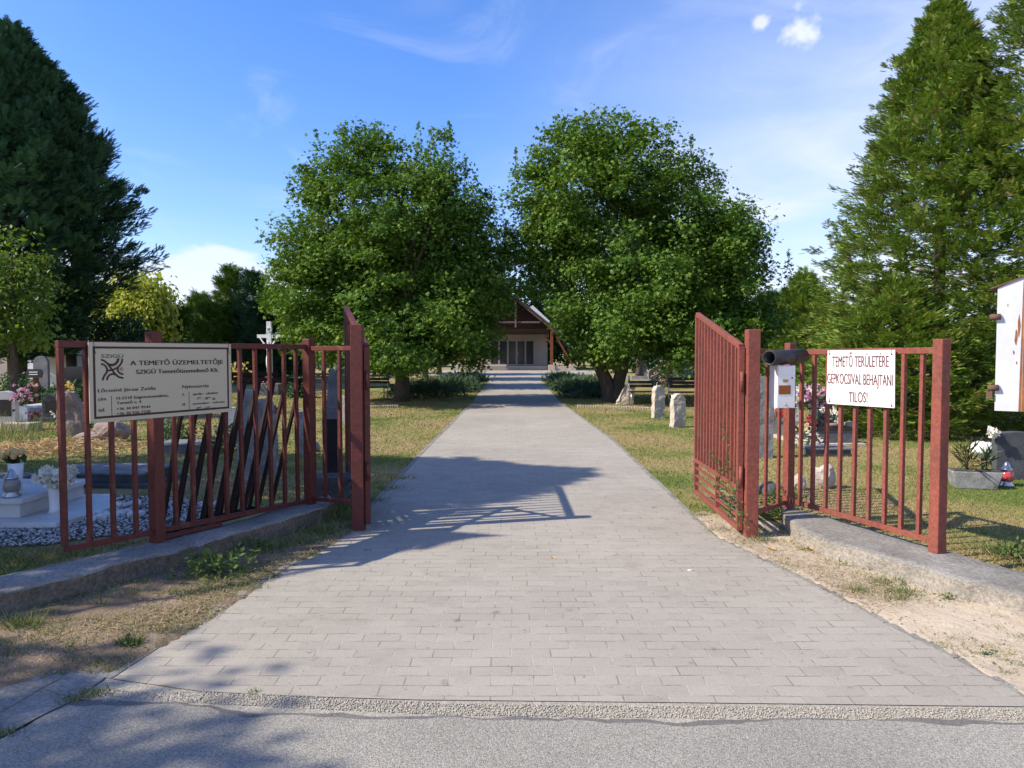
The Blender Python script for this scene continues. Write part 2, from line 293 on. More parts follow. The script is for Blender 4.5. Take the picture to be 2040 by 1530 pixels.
def paver_mat():
    m = bpy.data.materials.new('concrete_pavers'); m.use_nodes = True; t = m.node_tree; b = t.nodes['Principled BSDF']
    b.inputs['Roughness'].default_value = 0.95; b.inputs['Specular IOR Level'].default_value = 0.1
    tcx = t.nodes.new('ShaderNodeTexCoord')
    # slight wobble so that the courses are not ruler straight
    nw = t.nodes.new('ShaderNodeTexNoise'); nw.inputs['Scale'].default_value = 1.7; nw.inputs['Detail'].default_value = 3; t.links.new(tcx.outputs['Object'], nw.inputs['Vector'])
    sb = t.nodes.new('ShaderNodeVectorMath'); sb.operation = 'SUBTRACT'; t.links.new(nw.outputs['Color'], sb.inputs[0]); sb.inputs[1].default_value = (0.5, 0.5, 0.5)
    sc = t.nodes.new('ShaderNodeVectorMath'); sc.operation = 'SCALE'; sc.inputs['Scale'].default_value = 0.035; t.links.new(sb.outputs[0], sc.inputs[0])
    ad = t.nodes.new('ShaderNodeVectorMath'); ad.operation = 'ADD'; t.links.new(tcx.outputs['Object'], ad.inputs[0]); t.links.new(sc.outputs[0], ad.inputs[1])
    br = t.nodes.new('ShaderNodeTexBrick'); t.links.new(ad.outputs[0], br.inputs['Vector'])
    br.offset = 0.5; br.inputs['Scale'].default_value = 1.0; br.inputs['Brick Width'].default_value = 0.203; br.inputs['Row Height'].default_value = 0.1045
    br.inputs['Mortar Size'].default_value = 0.0034; br.inputs['Mortar Smooth'].default_value = 0.3
    br.inputs['Color1'].default_value = (0.362, 0.334, 0.280, 1); br.inputs['Color2'].default_value = (0.33, 0.304, 0.256, 1); br.inputs['Mortar'].default_value = (0.235, 0.205, 0.168, 1)
    def nz(s_, d_, r=0.6):
        n = t.nodes.new('ShaderNodeTexNoise'); n.inputs['Scale'].default_value = s_; n.inputs['Detail'].default_value = d_; n.inputs['Roughness'].default_value = r
        t.links.new(tcx.outputs['Object'], n.inputs['Vector']); return n.outputs['Fac']
    def mr(v, a, b_, c, d):
        n = t.nodes.new('ShaderNodeMapRange'); t.links.new(v, n.inputs[0])
        for i, x in enumerate((a, b_, c, d)): n.inputs[i + 1].default_value = x
        return n.outputs[0]
    def mul(a, v):
        n = t.nodes.new('ShaderNodeMix'); n.data_type = 'RGBA'; n.blend_type = 'MULTIPLY'; n.inputs[0].default_value = 1
        t.links.new(a, n.inputs['A']); t.links.new(v, n.inputs['B']); return n.outputs['Result']
    c = mul(br.outputs['Color'], mr(nz(170, 2), 0.3, 0.7, 0.86, 1.14))
    c = mul(c, mr(nz(0.5, 5), 0.3, 0.7, 0.89, 1.09))
    c = mul(c, mr(nz(2.7, 6), 0.56, 0.8, 1.0, 0.8))
    c = mul(c, mr(nz(7.3, 3), 0.66, 0.74, 1.0, 0.66))
    c = mul(c, mr(nz(19, 2), 0.72, 0.78, 1.0, 0.55))
    # sand blown into the joints lightens them in patches
    mx_ = t.nodes.new('ShaderNodeMix'); mx_.data_type = 'RGBA'; t.links.new(c, mx_.inputs['A']); mx_.inputs['B'].default_value = (0.42, 0.385, 0.34, 1)
    f1 = t.nodes.new('ShaderNodeMath'); f1.operation = 'MULTIPLY'; t.links.new(br.outputs['Fac'], f1.inputs[0]); t.links.new(mr(nz(5.5, 6), 0.44, 0.56, 0, 1), f1.inputs[1]); t.links.new(f1.outputs[0], mx_.inputs[0])
    t.links.new(mx_.outputs['Result'], b.inputs['Base Color'])
    h = t.nodes.new('ShaderNodeMath'); h.operation = 'SUBTRACT'; t.links.new(mr(nz(220, 2), 0, 1, 0, 0.25), h.inputs[0]); t.links.new(br.outputs['Fac'], h.inputs[1])
    bp = t.nodes.new('ShaderNodeBump'); bp.inputs['Strength'].default_value = 0.8; bp.inputs['Distance'].default_value = 0.004; t.links.new(h.outputs[0], bp.inputs['Height']); t.links.new(bp.outputs[0], b.inputs['Normal'])
    return m
PAVER = paver_mat()

def lawn_mat(name, gr=1.0, blade=False):
    m = bpy.data.materials.new(name); m.use_nodes = True; t = m.node_tree; b = t.nodes['Principled BSDF']
    b.inputs['Roughness'].default_value = 0.95; b.inputs['Specular IOR Level'].default_value = 0.08
    tcx = t.nodes.new('ShaderNodeTexCoord')
    def nz(s_, d_, r=0.6, mp=None):
        n = t.nodes.new('ShaderNodeTexNoise'); n.inputs['Scale'].default_value = s_; n.inputs['Detail'].default_value = d_; n.inputs['Roughness'].default_value = r
        t.links.new(tcx.outputs['Object'], n.inputs['Vector']); return n.outputs['Fac']
    base = nz(0.42, 7, 0.62)
    a = t.nodes.new('ShaderNodeMath'); a.operation = 'MULTIPLY_ADD'; a.inputs[1].default_value = 0.45 if not blade else 0.35
    if blade:
        at = t.nodes.new('ShaderNodeAttribute'); at.attribute_name = 'rnd'; t.links.new(at.outputs['Fac'], a.inputs[0])
        a.inputs[1].default_value = 0.30
    else:
        t.links.new(nz(28, 4, 0.7), a.inputs[0])
        a.inputs[1].default_value = 0.42
    t.links.new(base, a.inputs[2])
    rp = t.nodes.new('ShaderNodeValToRGB'); t.links.new(a.outputs[0], rp.inputs[0]); cr = rp.color_ramp
    cr.elements[0].position = 0.50; cr.elements[0].color = (0.095 * gr, 0.15 * gr, 0.03 * gr, 1)
    cr.elements[1].position = 0.82; cr.elements[1].color = (0.34, 0.25, 0.13, 1)
    e = cr.elements.new(0.62); e.color = (0.165, 0.185, 0.055, 1)
    e = cr.elements.new(0.70); e.color = (0.29, 0.25, 0.10, 1)
    t.links.new(rp.outputs[0], b.inputs['Base Color'])
    if not blade:
        bp = t.nodes.new('ShaderNodeBump'); bp.inputs['Distance'].default_value = 0.03; t.links.new(nz(30, 6), bp.inputs['Height']); t.links.new(bp.outputs[0], b.inputs['Normal'])
    return m
LAWN = lawn_mat('lawn_ground'); BLADE = lawn_mat('lawn_blade', 1.15, True)
WEED = mat('weed_green', (0.06, 0.12, 0.025), (0.14, 0.19, 0.05), 5, 0.7, rnd=True, ramp=(0, 0.7), c3=(0.38, 0.31, 0.16), transl=0.2)

# ---------------------------------------------------------------- foliage machinery (numpy)
def star_template():
    ang = [-115, -58, 0, 58, 115]; ln = [0.55, 0.85, 1.0, 0.85, 0.55]
    v = [(0.0, 0, 0)]
    for a, l in zip(ang, ln):
        v.append((0.32 * math.cos(R(a - 28)), 0.32 * math.sin(R(a - 28)), 0.0)); v.append((l * math.cos(R(a)) * .72, l * math.sin(R(a)) * .72, -0.08))
    v.append((0.32 * math.cos(R(143)), 0.32 * math.sin(R(143)), 0.0))
    f = [(0, i, i + 1) for i in range(1, 11)]
    return np.array(v), np.array(f)
def leaf_template():
    return np.array([(0, 0, 0), (.45, .32, .04), (1, 0, -.08), (.45, -.32, .04)], float), np.array([(0, 1, 2), (0, 2, 3)])
def spray_template(pairs=4, ang=38, wd=0.085, ln=0.5):
    v = []; f = []
    def tri(p, a, l, w_):
        b = len(v); c, s_ = math.cos(R(a)), math.sin(R(a))
        v.extend([(p - s_ * -w_, c * -w_ * 0 - w_ * .5, 0), (p + 0.0, w_ * .5, 0), (p + c * l, s_ * l, -0.10 * l)]); f.append((b, b + 1, b + 2))
    for i in range(pairs):
        p = 0.08 + 0.8 * i / pairs; l = ln * (1 - 0.55 * i / pairs)
        for sg in (1, -1):
            b = len(v); c, s_ = math.cos(R(ang)), math.sin(R(ang)) * sg
            v.extend([(p - wd, 0, 0), (p + wd, 0, 0.02), (p + c * l, s_ * l, -0.08)]); f.append((b, b + 1, b + 2))
    b = len(v); v.extend([(0, -wd * .6, 0), (0, wd * .6, 0), (1, 0, -0.12)]); f.append((b, b + 1, b + 2))
    return np.array(v), np.array(f)
def blade_template(): return np.array([(0, -.5, 0), (0, .5, 0), (1, 0, 0.0)], float), np.array([(0, 1, 2)])
STAR, LEAF, SPRAY, SPRAYF, BL = star_template(), leaf_template(), spray_template(5, 40, 0.075, 0.48), spray_template(3, 42, 0.08, 0.55), blade_template()
PETAL = (np.array([(0, 0, 0), (.5, .3, .15), (1, 0, .1), (.5, -.3, .15)], float), np.array([(0, 1, 2), (0, 2, 3)]))

def unit(a): return a / np.maximum(np.linalg.norm(a, axis=1, keepdims=True), 1e-9)
def scatter(name, P, A, Nn, S, tmpl, m, parent=None, rnd=None, wid=None):
    tv, tf = tmpl; n = len(P); k = len(tv)
    A = unit(A); side = unit(np.cross(Nn, A)); Nn = np.cross(A, side)
    S = np.asarray(S).reshape(-1, 1, 1); wd = S if wid is None else np.asarray(wid).reshape(-1, 1, 1)
    V = P[:, None, :] + S * tv[None, :, 0, None] * A[:, None, :] + wd * tv[None, :, 1, None] * side[:, None, :] + S * tv[None, :, 2, None] * Nn[:, None, :]
    V = V.reshape(-1, 3)
    if parent is not None: V = V - np.array(parent.location)[None]
    Fc = (tf[None] + (np.arange(n) * k)[:, None, None]).reshape(-1, 3)
    me = bpy.data.meshes.new(name); me.vertices.add(len(V)); me.vertices.foreach_set('co', V.astype(np.float32).ravel())
    me.loops.add(Fc.size); me.loops.foreach_set('vertex_index', Fc.astype(np.int32).ravel())
    me.polygons.add(len(Fc)); me.polygons.foreach_set('loop_start', (np.arange(len(Fc)) * 3).astype(np.int32))
    me.update(calc_edges=True)
    if rnd is None: rnd = rng.random(n)
    at = me.attributes.new('rnd', 'FLOAT', 'POINT'); at.data.foreach_set('value', np.repeat(rnd, k).astype(np.float32))
    return link_mesh(name, me, m, parent)

def lobe_clusters(lobes, n, shell=0.5):
    """cluster centres in a union of ellipsoids (cx,cy,cz,rx,ry,rz), biased to the outside"""
    L_ = np.array(lobes, float); wgt = (L_[:, 3] * L_[:, 4] * L_[:, 5]) ** 0.75; wgt /= wgt.sum()
    idx = rng.choice(len(L_), n, p=wgt); d = unit(rng.normal(size=(n, 3))); r = shell + (1 - shell) * rng.random(n) ** 0.6
    C = L_[idx, :3] + d * L_[idx, 3:6] * r[:, None]
    if n > 800:       # gather most clusters into boughs so that the crown breaks into lit clumps and dark gaps
        nb = n // 13; bi = rng.choice(len(L_), nb, p=wgt); bd = unit(rng.normal(size=(nb, 3))); br = .72 + .33 * rng.random(nb)
        B = L_[bi, :3] + bd * L_[bi, 3:6] * br[:, None]; m_ = int(n * .64); k = rng.integers(0, nb, m_)
        off = np.clip(rng.normal(size=(m_, 3)), -1.7, 1.7) * np.array([.33, .33, .28]); C[:m_] = B[k] + off; d[:m_] = unit(bd[k] + off * 1.6)
    return C, d
def crown(name, parent, lobes, ncl, per, lsize, tmpl, m, cr=0.45, flat=0.55, shell=0.5, droop=0.3, zmin=None, shoots=None, rel=None, tone=0.35):
    C, d = lobe_clusters(lobes, ncl, shell)
    ctone = rng.random(ncl)
    off = np.clip(rng.normal(size=(ncl, per, 3)), -1.9, 1.9) * cr * np.array([1, 1, flat]) * 0.6 * rng.uniform(0.6, 1.4, size=(ncl, 1, 1))
    P = (C[:, None] + off).reshape(-1, 3); D = np.repeat(d, per, 0); T = np.repeat(ctone, per)
    if shoots:
        for (x, y, z0, z1, r) in shoots:
            n = int((z1 - z0) * 55); t = rng.random(n)
            q = np.stack([x + rng.normal(size=n) * r * (1.15 - t), y + rng.normal(size=n) * r * (1.15 - t), z0 + (z1 - z0) * t], 1)
            P = np.vstack([P, q]); dd = rng.normal(size=(n, 3)); D = np.vstack([D, dd]); T = np.concatenate([T, rng.random(n)])
    if zmin is not None:
        k = P[:, 2] > zmin + rng.random(len(P)) * 0.5; P, D, T = P[k], D[k], T[k]
    n = len(P)
    A = D * 0.8 + rng.normal(size=(n, 3)) * 0.7 + np.array([0, 0, -droop])
    Nn = rng.normal(size=(n, 3)) * 0.55 + np.array([0, 0, 1.0]) + D * 0.55
    S = lsize * rng.uniform(0.65, 1.25, n)
    return scatter(name, P, A, Nn, S, tmpl, m, parent, np.clip(T * (1 - tone) + rng.random(n) * tone, 0, 1))
def px_lobes(D, lst, ky=1.0):      # (px,py,rpx,rpy[,dy]) at distance D
    out_ = []
    for l in lst:
        p = W(l[0], l[1], D + (l[4] if len(l) > 4 else 0)); s_ = pm(D)
        out_.append((p.x, p.y, p.z, l[2] * s_, l[2] * s_ * ky, l[3] * s_))
    return out_
def limbs(name, parent, base, specs, m=BARK):
    b = MB()
    for pts, r0, r1 in specs:
        n = len(pts); sub = []
        for i in range(n - 1):
            for k in range(4):
                t = k / 4; q = Vector(pts[i]).lerp(Vector(pts[i + 1]), t) + Vector(noise.noise_vector(Vector(pts[i]) * 1.3 + Vector((t * 2, 0, i)))) * 0.04; sub.append(q)
        sub.append(Vector(pts[-1])); rr = [r0 + (r1 - r0) * (i / (len(sub) - 1)) for i in range(len(sub))]
        b.tube(sub, rr, 9, True, 0.07)
    return b.build(name, m, parent)
def auto_limbs(c, top, r, spread, n, z0):
    sp = [([c, (c[0] + .05, c[1], z0), (c[0], c[1] + .1, z0 + (top - z0) * .5), (c[0] + .1, c[1], top)], r, r * .12)]
    for i in range(n):
        a = 2 * math.pi * i / n + random.uniform(-.4, .4); zz = z0 + (top - z0) * random.uniform(0, .45)
        d = spread * random.uniform(.6, .95)
        sp.append(([(c[0], c[1], zz), (c[0] + math.cos(a) * d * .45, c[1] + math.sin(a) * d * .45, zz + .9 + d * .2), (c[0] + math.cos(a) * d, c[1] + math.sin(a) * d, zz + 1.6 + d * .5)], r * .45, r * .06))
    return sp

# ---------------------------------------------------------------- ground, path, road
def in_poly(x, y, poly):
    n = len(poly); c = np.zeros(np.shape(x), bool); j = n - 1
    for i in range(n):
        xi, yi = poly[i][:2]; xj, yj = poly[j][:2]
        c ^= ((yi > y) != (yj > y)) & (x < (xj - xi) * (y - yi) / (yj - yi + 1e-12) + xi); j = i
    return c
def sheet(name, poly, z, m, kind='structure'):
    b = MB(); b.add([(p[0], p[1], z) for p in poly], [tuple(range(len(poly)))]); o = b.build(name, m); tag(o, kind=kind)
    if o.data.polygons[0].normal.z < 0: o.data.flip_normals()
    return o
def patch(name, poly, cell, zf, m):
    xs = [p[0] for p in poly]; ys = [p[1] for p in poly]
    gx = np.arange(min(xs), max(xs) + cell, cell); gy = np.arange(min(ys), max(ys) + cell, cell)
    X, Y = np.meshgrid(gx, gy); inside = in_poly(X, Y, poly); idx = -np.ones(X.shape, int); v = []; f = []
    use = inside[:-1, :-1] | inside[1:, :-1] | inside[:-1, 1:] | inside[1:, 1:]
    def vid(i, j):
        if idx[i, j] < 0:
            idx[i, j] = len(v); x, y = X[i, j], Y[i, j]
            v.append((x, y, zf(x, y, inside[i, j])))
        return idx[i, j]
    for i in range(use.shape[0]):
        for j in range(use.shape[1]):
            if use[i, j]: f.append((vid(i, j), vid(i, j + 1), vid(i + 1, j + 1), vid(i + 1, j)))
    b = MB(); b.add(v, f, True); return tag(b.build(name, m), kind='structure')

gb = MB(); gb.add([(-400, -60, 0), (400, -60, 0), (400, 700, 0), (-400, 700, 0)], [(0, 1, 2, 3)]); tag(gb.build('ground', LAWN), kind='structure')
LE = [(223, 1356), (290, 1312), (350, 1272), (420, 1232), (480, 1192), (560, 1142), (640, 1092), (700, 1057), (760, 992), (806, 944), (851, 895), (900, 846), (940, 804)]
RE = [(1116, 802), (1160, 835), (1220, 879), (1270, 928), (1330, 985), (1380, 1035), (1430, 1075), (1520, 1120), (1640, 1178), (1760, 1245), (1900, 1316), (2070, 1412)]
le = [G(*p) for p in LE]; re = [G(*p) for p in RE]
far = [Vector((-1.33, 30, 0)), Vector((-1.25, 40, 0)), Vector((-1.6, 47, 0)), Vector((-7, 52, 0)), Vector((-7, 70, 0)), Vector((7.5, 70, 0)), Vector((7.0, 52, 0)), Vector((2.2, 47, 0)), Vector((1.6, 40, 0)), Vector((1.6, 30, 0))]
front = [G(2070, 1412), G(1400, 1404), G(830, 1398), G(600, 1391), G(401, 1381)]
path_poly = [tuple(p[:2]) for p in (le + far + list(reversed(re))[:-0 or None])]
path_poly = [tuple(p[:2]) for p in le] + [tuple(p[:2]) for p in far] + [tuple(p[:2]) for p in re] + [tuple(p[:2]) for p in front[1:]]
sheet('path', path_poly, 0.010, PAVER)
# flush concrete edging beside the pavers
eb = MB()
for side_, pts in ((-1, le), (1, re)):
    for a, b_ in zip(pts[:-1], pts[1:]):
        d = (b_ - a).normalized(); nrm = Vector((-d.y, d.x, 0)) * (1 if side_ < 0 else 1)
        if (side_ < 0 and nrm.x > 0) or (side_ > 0 and nrm.x < 0): nrm = -nrm
        n = max(1, round((b_ - a).length / 0.9))
        for i in range(n):
            p = a.lerp(b_, i / n) + d * 0.004; q = a.lerp(b_, (i + 1) / n) - d * 0.004
            eb.bar(p + nrm * 0.026 + Vector((0, 0, -0.02)), q + nrm * 0.026 + Vector((0, 0, -0.02)), 0.05, 0.068)
tag(eb.build('path_edging', CONC), kind='structure')
# gravel strip and asphalt
gs = [G(200, 1352), G(401, 1379), G(600, 1389), G(830, 1396), G(1400, 1402), G(2090, 1410), G(2090, 1450), G(1400, 1447), G(900, 1440), G(600, 1432), G(380, 1418), G(215, 1400), G(120, 1392)]
sheet('gravel_strip', [tuple(p[:2]) for p in gs], 0.0055, AGGR)
ay = lambda p: G(*p)
def wavy(pts, amp, step=0.05, seed=0):
    o_ = []
    for a, b_ in zip(pts[:-1], pts[1:]):
        n = max(1, int((b_ - a).length / step)); d = (b_ - a).normalized(); nr = Vector((-d.y, d.x, 0))
        for i in range(n):
            q = a.lerp(b_, i / n); o_.append(q + nr * amp * (noise.noise(q * 5 + Vector((seed, 0, 0))) + .5 * noise.noise(q * 19)))
    o_.append(pts[-1]); return o_
road_top = [G(-900, 1620), G(-200, 1530), G(0, 1478), G(90, 1432), G(150, 1400), G(215, 1397), G(380, 1405), G(520, 1424), G(700, 1430), G(900, 1432), G(1300, 1438), G(1700, 1436), G(2090, 1442), G(3600, 1448)]
rt = wavy(road_top, 0.035)
dk = [tuple(p[:2]) for p in rt] + [(12, 2.0), (-12, 1.5)]
sheet('road_edge', dk, 0.010, ASPHD)
rt2 = [p + Vector((0, -0.035 - 0.05 * noise.noise(p * 3), 0)) for p in rt]
road = [(-60, rt2[0].y - 1.5)] + [tuple(p[:2]) for p in rt2] + [(60, rt2[-1].y), (60, -20), (-60, -20)]
sheet('road', road, 0.0145, ASPH)
# irregular concrete slabs at the corner, left
sl = [G(-500, 1480), G(-120, 1400), G(0, 1372), G(110, 1345), G(222, 1338), G(205, 1358), G(150, 1398), G(80, 1432), G(0, 1476), G(-200, 1528), G(-600, 1600)]
sheet('corner_slabs', [tuple(p[:2]) for p in sl], 0.0125, CONC)
jb = MB()
for a, b_ in (((-20, 1428), (120, 1352)), ((40, 1362), (140, 1388)), ((-120, 1425), (10, 1452))):
    pts = wavy([G(*a, 0.014), G(*b_, 0.014)], 0.02, 0.06); jb.tube(pts, 0.0018, 4)
jb.build('slab_joint', DIRT); tag(bpy.data.objects['slab_joint'], kind='structure')

def vz(amp, base):
    def f(x, y, ins):
        n = noise.noise(Vector((x * 2.2, y * 2.2, 0))) * .6 + noise.noise(Vector((x * 7, y * 7, 3))) * .3 + noise.noise(Vector((x * 21, y * 21, 5))) * .12
        return base + amp * n if ins else base - 0.012
    return f
lv = [G(-900, 1500), G(-900, 1330), G(0, 1222), G(172, 1188), G(343, 1142), G(480, 1100), G(640, 1050), G(700, 1030), G(735, 1040), G(705, 1062), G(645, 1096), G(560, 1147), G(480, 1198), G(420, 1238), G(350, 1278), G(222, 1345), G(110, 1350), G(0, 1378), G(-120, 1408)]
patch('dirt_verge', [tuple(p[:2]) for p in lv], 0.03, vz(0.022, 0.016), DIRT)
rv = [G(1378, 1028), G(1400, 1020), G(1480, 1040), G(1560, 1045), G(1700, 1105), G(1823, 1140), G(2040, 1225), G(2800, 1400), G(2900, 1440), G(2070, 1408), G(1900, 1310), G(1760, 1238), G(1640, 1172), G(1520, 1115), G(1430, 1072)]
patch('sandy_verge', [tuple(p[:2]) for p in rv], 0.03, vz(0.022, 0.018), SAND)

# ---------------------------------------------------------------- low walls
def low_wall(name, top_out, top_in, h, m, label, m2):
    root = thing(name, label, 'wall', (0, 0, 0))
    out_p = wavy([G(*p, h) for p in top_out], 0.02, 0.06, 3); n = len(out_p)
    inp = [G(*p, h) for p in top_in]
    # resample inner edge
    ln = [0]
    for a, b_ in zip(inp[:-1], inp[1:]): ln.append(ln[-1] + (b_ - a).length)
    def at(t):
        s_ = t * ln[-1]
        for i in range(len(inp) - 1):
            if s_ <= ln[i + 1] + 1e-9: return inp[i].lerp(inp[i + 1], (s_ - ln[i]) / max(1e-9, ln[i + 1] - ln[i]))
        return inp[-1].copy()
    rows = []
    for i, o_ in enumerate(out_p):
        q = at(i / (n - 1)); dv = (o_ - q); d = dv.normalized(); r = []
        prof = [(0, -h - .02), (0, -.012), (.05, 0), (.3, .0), (.6, 0), (.9, 0), (.985, -.003), (1.0, -.012), (1.0, -.018), (1.005, -.05), (1.0, -.09), (1.01, -.12), (1.02, -h - .02)]
        for k, (t, dz) in enumerate(prof):
            p = q + dv * t + Vector((0, 0, dz)); nn = noise.noise_vector(p * 9) * .008 + noise.noise_vector(p * 30) * .004
            if k >= 6: nn = noise.noise_vector(p * 7) * .016 + noise.noise_vector(p * 24) * .009
            if 2 < k < 6: nn = nn * .5
            r.append(p + nn)
        rows.append(r)
    k = len(rows[0])
    for nm, a, c_, mm in (('coping', 0, 8, m), ('face', 8, k, m2)):
        b = MB(); w_ = c_ - a + (1 if nm == 'coping' else 0); sub = [r[a:a + w_] for r in rows]; vs = [p for r in sub for p in r]; fs = []
        for i in range(n - 1):
            for j in range(w_ - 1): fs.append((i * w_ + j, i * w_ + j + 1, (i + 1) * w_ + j + 1, (i + 1) * w_ + j))
        if nm == 'coping': fs.append(tuple(range(w_))); fs.append(tuple((n - 1) * w_ + j for j in reversed(range(w_))))
        b.add(vs, fs, True); b.build(nm, mm, root)
    return root
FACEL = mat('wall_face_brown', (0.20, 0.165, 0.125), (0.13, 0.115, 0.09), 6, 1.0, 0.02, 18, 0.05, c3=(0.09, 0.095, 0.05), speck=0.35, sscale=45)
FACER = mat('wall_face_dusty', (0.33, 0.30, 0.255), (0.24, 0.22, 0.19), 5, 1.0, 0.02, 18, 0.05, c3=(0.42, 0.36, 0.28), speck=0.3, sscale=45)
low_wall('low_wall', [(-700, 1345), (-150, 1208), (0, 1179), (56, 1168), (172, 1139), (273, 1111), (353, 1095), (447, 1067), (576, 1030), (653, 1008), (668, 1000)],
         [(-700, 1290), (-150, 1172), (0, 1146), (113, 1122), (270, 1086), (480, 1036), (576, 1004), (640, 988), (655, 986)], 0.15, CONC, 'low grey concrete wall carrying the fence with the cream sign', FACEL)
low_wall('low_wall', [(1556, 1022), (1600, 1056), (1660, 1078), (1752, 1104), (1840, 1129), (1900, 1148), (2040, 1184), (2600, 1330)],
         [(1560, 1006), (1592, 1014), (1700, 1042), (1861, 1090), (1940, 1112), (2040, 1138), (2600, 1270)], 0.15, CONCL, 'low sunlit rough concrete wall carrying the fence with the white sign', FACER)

# ---------------------------------------------------------------- fences
LC = Vector((-1.90, 6.81, 0)); LM = Vector((-2.66, 5.41, 0)); LL = Vector((-2.986, 4.81, 0))
RC = Vector((2.53, 6.62, 0)); RR = Vector((3.02, 5.12, 0))
LGP = Vector((-1.35, 6.36, 0)); RGP = Vector((2.02, 6.12, 0))
def plane_hit(px, py, a, b_, off=0.0):     # vertical plane through a,b moved off metres towards the camera
    d = ray(px, py); t_ = (b_ - a).normalized(); n_ = Vector((-t_.y, t_.x, 0))
    if n_.y > 0: n_ = -n_
    o_ = a + n_ * off; k = (o_ - Vector((0, 0, 0))).dot(n_) / Vector((d.x, d.y, 0)).dot(n_)
    return Vector((d.x * k, d.y * k, CAMH + d.z * k))
def side_of(a, b_):
    t_ = (b_ - a).normalized(); return Vector((-t_.y, t_.x, 0))
def V3(p, z): return Vector((p.x, p.y, z))

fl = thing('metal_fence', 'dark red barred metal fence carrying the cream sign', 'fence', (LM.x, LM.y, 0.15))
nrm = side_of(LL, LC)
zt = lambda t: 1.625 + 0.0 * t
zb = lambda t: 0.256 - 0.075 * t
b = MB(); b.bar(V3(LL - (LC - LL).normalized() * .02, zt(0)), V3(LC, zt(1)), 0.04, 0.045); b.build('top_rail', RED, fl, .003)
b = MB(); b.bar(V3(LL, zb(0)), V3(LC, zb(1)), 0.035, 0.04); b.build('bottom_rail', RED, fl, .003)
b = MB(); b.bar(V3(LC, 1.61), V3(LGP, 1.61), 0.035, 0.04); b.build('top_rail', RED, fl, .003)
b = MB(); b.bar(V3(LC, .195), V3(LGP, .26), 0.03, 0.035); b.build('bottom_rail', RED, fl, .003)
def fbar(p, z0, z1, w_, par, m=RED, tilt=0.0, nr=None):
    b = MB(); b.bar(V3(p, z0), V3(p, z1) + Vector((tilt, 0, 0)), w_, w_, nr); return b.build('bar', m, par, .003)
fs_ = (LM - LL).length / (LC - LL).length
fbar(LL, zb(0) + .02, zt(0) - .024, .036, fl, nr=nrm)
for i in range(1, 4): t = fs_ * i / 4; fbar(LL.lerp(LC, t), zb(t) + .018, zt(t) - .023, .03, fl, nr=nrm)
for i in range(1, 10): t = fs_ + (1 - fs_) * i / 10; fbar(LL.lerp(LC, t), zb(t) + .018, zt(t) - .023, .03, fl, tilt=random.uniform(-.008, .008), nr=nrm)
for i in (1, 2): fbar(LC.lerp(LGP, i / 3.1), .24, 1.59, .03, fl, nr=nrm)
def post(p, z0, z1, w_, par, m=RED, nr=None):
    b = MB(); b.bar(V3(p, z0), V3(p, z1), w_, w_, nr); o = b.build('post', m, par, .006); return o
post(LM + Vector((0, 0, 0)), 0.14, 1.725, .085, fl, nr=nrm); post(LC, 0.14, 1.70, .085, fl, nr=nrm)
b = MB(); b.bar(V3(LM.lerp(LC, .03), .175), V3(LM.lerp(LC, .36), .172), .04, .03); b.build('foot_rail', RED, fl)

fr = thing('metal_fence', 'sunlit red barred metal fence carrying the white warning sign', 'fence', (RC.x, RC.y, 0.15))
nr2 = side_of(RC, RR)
b = MB(); b.bar(V3(RC, 1.575), V3(RR, 1.585), 0.04, 0.045); b.build('top_rail', REDW_SUN, fr, .003)
b = MB(); b.bar(V3(RC, .225), V3(RR, .225), 0.035, 0.04); b.build('bottom_rail', REDW_SUN, fr, .003)
for i in range(1, 10): fbar(RC.lerp(RR, i / 10), .245, 1.56, .03, fr, REDW_SUN, random.uniform(-.006, .006), nr2)
post(RC, .12, 1.66, .075, fr, REDW_SUN, nr2); post(RR, .13, 1.665, .082, fr, REDW_SUN, nr2)
b = MB(); b.bar(V3(RC, .21), V3(RGP, .2), 0.03, 0.035); b.build('bottom_rail', REDW_SUN, fr, .003)
b = MB(); b.bar(V3(RC, 1.58), V3(RGP, 1.58), 0.03, 0.035); b.build('top_rail', REDW_SUN, fr, .003)
for t in (.28, .62): fbar(RC.lerp(RGP, t), .22, 1.57, .026, fr, REDW_SUN, nr=nr2)

# spare barred panels lean in the shade behind the left fence
def spare(label, off, tops, dx, ytop, ybot0, ybot1, rail, frail):
    root = thing('fence_panel', label, 'fence panel', tuple(plane_hit(430, 1050, LL, LC, off)), group=None)
    for x in tops:
        xb = x - dx; yb = ybot0 + (ybot1 - ybot0) * (xb - 320) / 200
        b = MB(); b.bar(plane_hit(x, ytop, LL, LC, off), plane_hit(xb, yb, LL, LC, off), .026, .026, nrm); b.build('bar', RUSTBAR, root)
    for (x0, y0, x1, y1) in (rail, frail):
        b = MB(); b.bar(plane_hit(x0, y0, LL, LC, off), plane_hit(x1, y1, LL, LC, off), .034, .04, nrm); b.build('rail', RUSTBAR, root)
spare('dark rusty barred panel leaning behind the fence, upper edge nearer the post', -0.12, [598 - 28 * i for i in range(9)], 57, 757, 1062, 1010, (345, 753, 600, 757), (310, 1068, 555, 1008))
spare('dark rusty barred panel leaning just behind another one, set further left', -0.22, [548 - 29 * i for i in range(7)], 52, 746, 1056, 1008, (340, 744, 552, 746), (300, 1060, 505, 1012))

